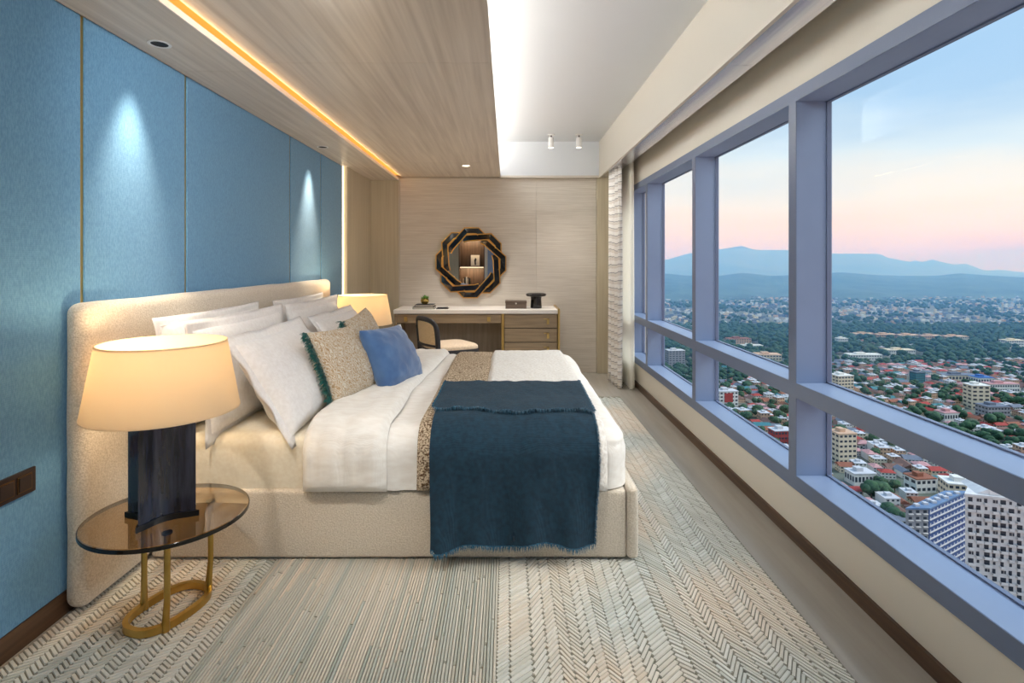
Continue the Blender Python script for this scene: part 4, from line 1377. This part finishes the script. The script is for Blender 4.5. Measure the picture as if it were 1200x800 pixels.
# named blocks, placed where they stand on the plain ------------------------
TAKEN = []
SHORTS = iter('white block with red panel|pale post-side apartment block|yellowish apartment block|red walled block|plain white hall|white hall with annex|cream apartment block|long cream warehouse|blue roofed hall|long pinkish roofed school|teal glass block|grey flat roofed block|white pink roofed hall|large cream block|orange roofed block|long white woods block|grey slab block|long white building|low cream building|white cube building|square pale building|first beige wing|second beige wing|third beige wing|fourth beige wing|fifth beige wing|beige banded midrise'.split('|'))
MARKS = []
def block(name, label, px, py, w, d, h, wallc, roofc, rot=0.0, floors=4, bays=5, cat='building', extra=None):
    y = ground_y(py); x = (px - 594) / 642.0 * y
    TAKEN.append((x, y, max(w, d) * 0.62))
    MARKS.append((x, y, next(SHORTS)))
    t = thing(name, label, cat, (x, y, GZ))
    t.rotation_euler = (0, 0, rot)
    def loc(nm, mb, m_):
        o = bpy.data.objects.new(nm, mb.mesh(nm, m_)); C.objects.link(o); o.parent = t
        return o
    loc('wall', B(-w / 2, w / 2, -d / 2, d / 2, 0, h), 'h_' + wallc)
    wn_ = MB()
    for s in range(floors):
        z0 = h * (s + 0.35) / floors
        z1 = z0 + h / floors * 0.42
        for k in range(bays):
            a = -w / 2 + w * (k + 0.2) / bays
            wn_.box(a, a + w / bays * 0.6, -d / 2 - 0.08, -d / 2 + 0.02, z0, z1)
        nb = max(2, int(bays * d / w))
        for k in range(nb):
            a = -d / 2 + d * (k + 0.2) / nb
            wn_.box(-w / 2 - 0.08, -w / 2 + 0.02, a, a + d / nb * 0.6, z0, z1)
    tag(loc('windows', wn_, 'win_dark'), kind='stuff')
    rf = MB().box(-w / 2 - 0.4, w / 2 + 0.4, -d / 2 - 0.4, d / 2 + 0.4, h, h + 0.6)
    rf.box(-w * 0.25, w * 0.05, -d * 0.2, d * 0.25, h + 0.6, h + 3)
    loc('roof', rf, 'h_' + roofc)
    if extra:
        extra(t, loc)
    return t
block('office_block', 'white block with a bright red panel beyond the third window post', 851, 474, 20, 12, 15, 'white', 'pale', 0.1, 4, 5,
      extra=lambda t, loc: loc('red_panel', B(-5, 4, -6.4, -6.1, 4, 13.5), 'h_red'))
block('apartment_block', 'pale apartment block just right of the thick window post, above the rail', 986, 462, 19, 14, 22, 'cream', 'white', 0.15, 6, 5)
block('apartment_block', 'yellowish apartment block in the lower pane right of the thick post', 987, 540, 14, 12, 22, 'cream', 'peach', 0.1, 6, 4)
block('school_block', 'low red walled block at the bottom of the middle lower pane', 915, 520, 16, 10, 12, 'red', 'pale', 0.1, 3, 6)
block('white_hall', 'plain white square hall among the trees in the lower pane', 1008, 566, 15, 10, 8, 'white', 'pale', 0.05, 1, 6)
block('white_hall', 'white hall with a brown annex in the lower pane by the rail', 1078, 574, 14, 10, 9, 'white', 'rust', 0.1, 2, 4)
block('apartment_block', 'cream apartment block with tall window strips in the middle of the city', 1144, 478, 17, 13, 24, 'cream', 'white', -0.1, 6, 3)
block('warehouse', 'long cream warehouse below the green belt', 1122, 445, 42, 14, 7, 'cream', 'slate', 0.0, 1, 10)
block('blue_roof_hall', 'hall with a bright blue roof in the far houses', 1150, 449, 20, 14, 8, 'white', 'blue', 0.0, 1, 6)
block('red_roof_school', 'white school with long pinkish red roof at the right', 1172, 458, 34, 12, 9, 'white', 'pink', 0.0, 2, 12)
block('glass_block', 'dark teal glass block among the far houses', 1075, 449, 12, 10, 14, 'teal', 'slate', 0.1, 5, 4)
block('grey_block', 'grey flat roofed block beside the cream apartment block', 1163, 488, 22, 14, 11, 'grey', 'slate', 0.05, 3, 7)
block('curved_roof_hall', 'white hall in front of the long grey sheds', 1110, 492, 16, 11, 8, 'white', 'pink', 0.1, 1, 6)
block('hospital_block', 'large cream block in the woods left of the thick post', 899, 424, 34, 20, 12, 'cream', 'peach', -0.1, 3, 8)
block('campus_block', 'orange roofed block in the woods of the middle pane', 865, 404, 40, 16, 12, 'peach', 'rust', 0.05, 3, 9)
block('campus_block', 'long white block in the middle pane woods below the orange roof', 880, 409, 36, 12, 7, 'white', 'white', 0.0, 2, 9)
block('slab_block', 'pale grey slab block in the far left lower pane', 791, 428, 24, 14, 22, 'grey', 'pale', 0.1, 7, 5)
block('campus_block', 'long white building in the woods right of the thick post', 1011, 421, 48, 16, 8, 'white', 'white', 0.0, 2, 12)
block('campus_block', 'low cream building right of the long white woods building', 1053, 416, 42, 16, 9, 'white', 'cream', 0.0, 2, 12)
block('campus_block', 'white cube building in the green belt', 986, 404, 17, 12, 12, 'white', 'white', 0.0, 3, 5)
block('campus_block', 'square pale building at the right in the green belt', 1186, 407, 32, 16, 13, 'white', 'cream', 0.0, 3, 8)
for k, px in enumerate((1012, 1037, 1064, 1090, 1118)):
    block('campus_wing', 'beige wing of the long low complex above the green belt, number %s from the left' % ('one', 'two', 'three', 'four', 'five')[k], px, 396 + k * 0.8, 42, 18, 9, 'peach' if k % 2 else 'cream', 'peach', 0.0, 2, 10)
block('midrise', 'beige midrise with dark banded windows behind the blue roofed slab', 1126, 606, 18, 12, 21, 'cream', 'white', -0.25, 6, 6)

# blue slab and white balcony tower ----------------------------------------
M['slab_blue'] = mat('blue_curtain_wall', S(54, 74, 122), 0.3, S(70, 92, 140), scale=(0.3, 0.3, 0.3))
M['slab_roof'] = mat('blue_grey_roof', S(112, 138, 170), 0.6, S(90, 116, 150), scale=(0.2, 0.2, 0.2), detail=6)
M['tower_white'] = mat('white_tower_concrete', S(226, 222, 218), 0.8, S(206, 202, 200), scale=(0.3, 0.3, 0.3))
def local_part(t):
    def loc(nm, mb, m_, par=None, kind=None):
        o = bpy.data.objects.new(nm, mb.mesh(nm, m_)); C.objects.link(o); o.parent = par or t
        if kind: o['kind'] = kind
        return o
    return loc
Y0 = 252.0
sx = (1088 - 594) / 642.0 * Y0
t = thing('slab_tower', 'grey and blue slab tower with banded windows and blue roof', 'building', (sx, Y0, GZ))
TAKEN.append((sx + 10, Y0 + 18, 34))
lp = local_part(t)
H2 = 36.0
DVX, DVY = 33.0, 18.5
lp('wall', MB().prism([(-10.5, 0), (0, 0), (DVX, DVY), (DVX - 10.5, DVY)], 0, H2), 'h_grey')
lp('blue_facade', MB().prism([(0, -0.02), (DVX, DVY - 0.02), (DVX + 0.1, DVY - 0.2), (0.1, -0.2)], 0, H2), 'slab_blue')
lp('roof', MB().prism([(-10.9, -0.4), (0.4, -0.5), (DVX + 0.6, DVY), (DVX - 10.5, DVY + 0.4)], H2, H2 + 0.7), 'slab_roof')
wb_, ww_, rb_ = MB(), MB(), MB()
dirx, diry = DVX / math.hypot(DVX, DVY), DVY / math.hypot(DVX, DVY)
nx_, ny_ = diry, -dirx
for f_ in range(12):
    z = 1.2 + f_ * 2.95
    vs = []
    for a in (0.5, 37.3):
        for o_ in (0.02, 0.5):
            vs += [(dirx * a + nx_ * o_, diry * a + ny_ * o_, z), (dirx * a + nx_ * o_, diry * a + ny_ * o_, z + 0.55)]
    wb_.add(vs, [(2, 6, 7, 3), (3, 7, 5, 1), (0, 4, 6, 2), (0, 2, 3, 1), (4, 5, 7, 6)])
    for k in range(11):
        a = 1.0 + k * 3.3
        vs = []
        for q in (a, a + 0.7):
            for o_ in (0.02, 0.35):
                vs += [(dirx * q + nx_ * o_, diry * q + ny_ * o_, z + 0.56), (dirx * q + nx_ * o_, diry * q + ny_ * o_, z + 1.5)]
        wb_.add(vs, [(2, 6, 7, 3), (3, 7, 5, 1), (0, 2, 3, 1), (4, 5, 7, 6)])
    for k in range(3):
        a = -9.3 + k * 3.4
        rb_.box(a, a + 2.1, -0.7, 0.02, z, z + 0.35)
        ww_.box(a + 0.2, a + 1.7, -0.06, 0.02, z + 0.6, z + 1.8)
lp('window_bands', wb_, 'h_pale', None, 'stuff')
lp('windows', ww_, 'win_dark', None, 'stuff')
lp('ledges', rb_, 'tower_white', None, 'stuff')
rr = MB()
for k in range(9):
    a = 2 + k * 3.2
    rr.box(a - 7 + (k % 3) * 2, a - 5 + (k % 3) * 2, a * 0.52, a * 0.52 + 1.8, H2 + 0.7, H2 + 1.7)
lp('roof_units', rr, 'h_pale', None, 'stuff')

Y1_ = 205.0
sx = (1131 - 594) / 642.0 * Y1_
t = thing('balcony_tower', 'white apartment tower covered in balconies at the bottom right', 'building', (sx, Y1_, GZ))
t.rotation_euler = (0, 0, math.radians(-16))
TAKEN.append((sx + 20, Y1_ + 6, 30))
lp = local_part(t)
H3 = 62.5
W3 = 44.0
lp('wall', MB().prism([(0, 0), (W3, 0), (W3 + 10, 17), (10, 17)], 0, H3), 'tower_white')
bal, bw, bd = MB(), MB(), MB()
rg = random.Random(9)
nfl = 21
for f_ in range(nfl):
    z = H3 - 2.6 - f_ * 2.85
    for k in range(17):
        a = 0.6 + k * 2.5
        if (k + f_) % 2 == 0 or rg.random() < 0.3:
            wdt = rg.choice((1.6, 2.0, 2.3))
            bal.box(a, a + wdt, -1.15, 0.02, z - 0.15, z)
            bal.box(a, a + wdt, -1.15, -1.05, z, z + 0.85)
            bal.box(a, a + 0.1, -1.15, 0.02, z, z + 0.85)
            bd.box(a + 0.3, a + wdt - 0.3, -0.05, 0.02, z + 0.1, z + 2.1)
        else:
            bw.box(a + 0.5, a + 1.3, -0.06, 0.02, z + 0.7, z + 1.9)
            if rg.random() < 0.5:
                bw.box(a + 1.45, a + 2.0, -0.06, 0.02, z + 0.7, z + 1.9)
            bal.box(a + 0.2, a + 2.1, -0.35, 0.02, z + 2.0, z + 2.2)
lp('balconies', bal, 'tower_white', None, 'stuff')
lp('windows', bw, 'win_dark', None, 'stuff')
lp('balcony_doors', bd, 'win_dark', None, 'stuff')
rf = MB().prism([(-0.4, -0.4), (W3 + 0.4, -0.4), (W3 + 10.4, 17.4), (9.8, 17.4)], H3, H3 + 0.7)
rf.add([(4, 1, H3 + 0.7), (24, 1, H3 + 0.7), (24, 13, H3 + 0.7), (4, 13, H3 + 0.7), (14, 1, H3 + 6.0), (14, 13, H3 + 6.0)], [(0, 1, 4), (1, 2, 5, 4), (2, 3, 5), (3, 0, 4, 5)])
rf.box(8.0, 11.0, 0.7, 1.02, H3 + 0.8, H3 + 2.4)
rf.box(15.0, 19.0, 0.7, 1.02, H3 + 0.8, H3 + 2.4)
lp('roof', rf, 'tower_white')

# scatter houses and trees ---------------------------------------------------
rs = random.Random(5)
cells = []
y = 228.0
step = 11.8
while y < 1250:
    st = step if y < 820 else 16.0
    x = -0.02 * y
    while x < 1.12 * y:
        cells.append((x + rs.uniform(-2.6, 2.6), y + rs.uniform(-2.6, 2.6)))
        x += st
    y += st
def free(x, y, r):
    return all((x - a) ** 2 + (y - b) ** 2 > (r + c * 0.95) ** 2 for a, b, c in TAKEN)
houses, trees = [], []
for x, y in cells:
    px = 594 + 642 * x / y
    z_ = zone(x, y)
    g = N(x * 0.012, y * 0.012, 3.3)
    if free(x, y, 8):
        if rs.random() < z_ * (0.93 - 0.75 * max(0, g)):
            houses.append((x, y))
            if rs.random() < 0.34:
                trees.append((x + rs.choice((-8, 8)), y + rs.uniform(-6, 6)))
        else:
            trees.append((x, y))
            trees.append((x + rs.uniform(-8, 8), y + rs.uniform(-8, 8)))
def seen(x, y):
    px, py = 594 + 642 * x / y, 306 + 642 * 150 / y
    return 770 < px < 1225 and py < 306 + (px - 594) * 0.70
houses.sort(key=lambda p: (not seen(*p), p[1]))
trees.sort(key=lambda p: (not seen(*p), p[1]))
WALLN = dict(white='white', cream='cream', peach='peach', pale='pale grey', grey='grey')
FORMN = dict(hip='hipped roof', gable='gabled roof', flat='flat roof')
MARKS += [(sx + 15, Y1_, 'white balcony tower'), (194, 258, 'blue slab tower')]
ONES = 'first second third fourth fifth sixth seventh eighth ninth tenth eleventh twelfth thirteenth fourteenth fifteenth sixteenth seventeenth eighteenth nineteenth'.split()
TENS = 'twenty thirty forty fifty sixty seventy eighty ninety'.split()
def ordinal(k):
    if k < 19:
        return ONES[k]
    a, b = divmod(k + 1, 10)
    return TENS[a - 2][:-1] + 'ieth' if b == 0 else TENS[a - 2] + '-' + ONES[b - 1]
COUNT = {}
NEXT = {}
def which(kind, x, y):
    """the landmark a thing stands nearest to, with its rank among its kind there"""
    m = min(MARKS, key=lambda q: (q[0] - x) ** 2 + (q[1] - y) ** 2)
    COUNT.setdefault((kind, m[2]), []).append(((m[0] - x) ** 2 + (m[1] - y) ** 2, x, y))
    return (kind, m[2], m[0], m[1])
def rank_text(key, x, y):
    lst = sorted(COUNT[key[:2]])
    k = [i for i, q in enumerate(lst) if q[1] == x and q[2] == y][0]
    w = 'closest' if k == 0 else ordinal(k) + ' closest'
    return w, key[1]
PENDING = []
rest_h, rest_t = MB(), MB()
hm = ['h_white', 'h_cream', 'h_peach', 'h_pale', 'h_red', 'h_rust', 'h_teal', 'h_brown', 'h_slate', 'h_pink', 'win_dark']
def put_rest(mb, src, x, y, a, sc, mi0, mi1=None, z=GZ):
    c, s = math.cos(a) * sc, math.sin(a) * sc
    o = len(mb.v)
    mb.v += [(x + p[0] * c - p[1] * s, y + p[0] * s + p[1] * c, z + p[2] * sc) for p in src.v]
    for f, m_ in zip(src.f, src.mi):
        mb.f.append(tuple(i + o for i in f))
        mb.mi.append(mi0 if m_ == 0 else mi1)
for i, (x, y) in enumerate(houses):
    wall, rf, wme, rme, roofc, wallc, form = rs.choice(PROTO)
    a = rs.choice((0, 0, PI / 2)) + 0.35 * N(x * 0.004, y * 0.004, 0) + rs.uniform(-0.12, 0.12)
    sc = rs.uniform(0.58, 0.88)
    if i < 285:
        t = thing('house', 'small %s house with %s %s among the dense houses below the window' % (WALLN[wallc], ROOFN[roofc], FORMN[form]), 'house', (x, y, GZ), '%s houses with %s %s' % (WALLN[wallc], ROOFN[roofc], FORMN[form]))
        PENDING.append((t, '%s house with %s %s' % (WALLN[wallc].replace(' ', '-'), ROOFN[roofc].replace(' ', '-'), FORMN[form]), which((wallc, roofc, form), x, y), x, y))
        t.rotation_euler = (0, 0, a); t.scale = (sc, sc, sc)
        for nm, me in (('wall', wme), ('roof', rme)):
            o = bpy.data.objects.new(nm, me); C.objects.link(o); o.parent = t
    else:
        put_rest(rest_h, wall, x, y, a, sc, hm.index('h_' + wallc), 10)
        put_rest(rest_h, rf, x, y, a, sc, hm.index('h_' + roofc))
tag(obj('distant_houses', rest_h, hm), 'far houses crowding the plain', 'houses', None, 'stuff')
lowc = [crown_mb(5.4, 9, 31 + k, sub=1, lobes=4) for k in range(3)]
TREEN = ['dark green rounded', 'wide dark green', 'small dark green', 'tall dark green']
for i, (x, y) in enumerate(trees):
    a, sc = rs.uniform(0, 6.28), rs.uniform(0.65, 1.15)
    if i < 220:
        cme, tme = rs.choice(TREES)
        t = thing('tree', 'dark green round tree between the houses below the window', 'tree', (x, y, GZ), 'trees between the houses')
        PENDING.append((t, TREEN[TREES.index((cme, tme))] + ' tree', which(cme.name, x, y), x, y))
        t.rotation_euler = (0, 0, a); t.scale = (sc, sc, sc)
        for nm, me in (('crown', cme), ('trunk', tme)):
            o = bpy.data.objects.new(nm, me); C.objects.link(o); o.parent = t
    else:
        put_rest(rest_t, rs.choice(lowc), x, y, a, sc * (1.0 if y < 820 else 1.25), 0)
tag(obj('woods', rest_t, 'tree', None, 180), 'woods of the green belt and far trees', 'trees', None, 'stuff')
for t, head, key, x, y in PENDING:
    w, m = rank_text(key, x, y)
    t['label'] = '%s, %s such to the %s' % (head, w, m)
# far hazy town
ft = MB()
for k in range(3000):
    y = rs.uniform(1250, 2150)
    x = rs.uniform(-0.02, 1.12) * y
    if N(x * 0.004, y * 0.004, 8) < -0.08 and y < 1800:
        continue
    w, d, h = rs.uniform(4, 11), rs.uniform(4, 9), rs.uniform(3, 8)
    zz = GZ
    if y > 1750:
        zz = GZ + 2 + (y - 1750) * 0.012
    ft.box(x - w / 2, x + w / 2, y - d / 2, y + d / 2, zz - 8, zz + h, rs.choice((0, 1, 2, 3, 4, 4, 4, 4)))
tag(obj('distant_town', ft, ['h_white', 'h_cream', 'h_peach', 'h_pale', 'h_slate']), 'hazy far town at the foot of the hills', 'houses', None, 'stuff')
fw = MB()
for k in range(2600):
    y = rs.uniform(1200, 2100)
    x = rs.uniform(-0.02, 1.12) * y
    if N(x * 0.004, y * 0.004, 8) > 0.05:
        continue
    put_rest(fw, lowc[k % 3], x, y, rs.uniform(0, 6), rs.uniform(0.9, 1.5), 0)
tag(obj('distant_woods', fw, 'tree', None, 180), 'hazy far woods before the hills', 'trees', None, 'stuff')

# haze lying over the plain --------------------------------------------------
hz = bpy.data.materials.new('evening_haze')
hz.use_nodes = True
nt = hz.node_tree
nt.nodes.clear()
ho = nt.nodes.new('ShaderNodeOutputMaterial')
vsn = nt.nodes.new('ShaderNodeVolumeScatter')
vsn.inputs['Color'].default_value = (0.20, 0.50, 1.0, 1)
vsn.inputs['Density'].default_value = 0.00037
vsn.inputs['Anisotropy'].default_value = 0.0
nt.links.new(vsn.outputs[0], ho.inputs['Volume'])
M['haze'] = hz
tag(obj('haze', B(40, 9000, 560, 9000, GZ - 1, 150), 'haze'), 'blue evening haze over the city and hills', 'haze', None, 'stuff')
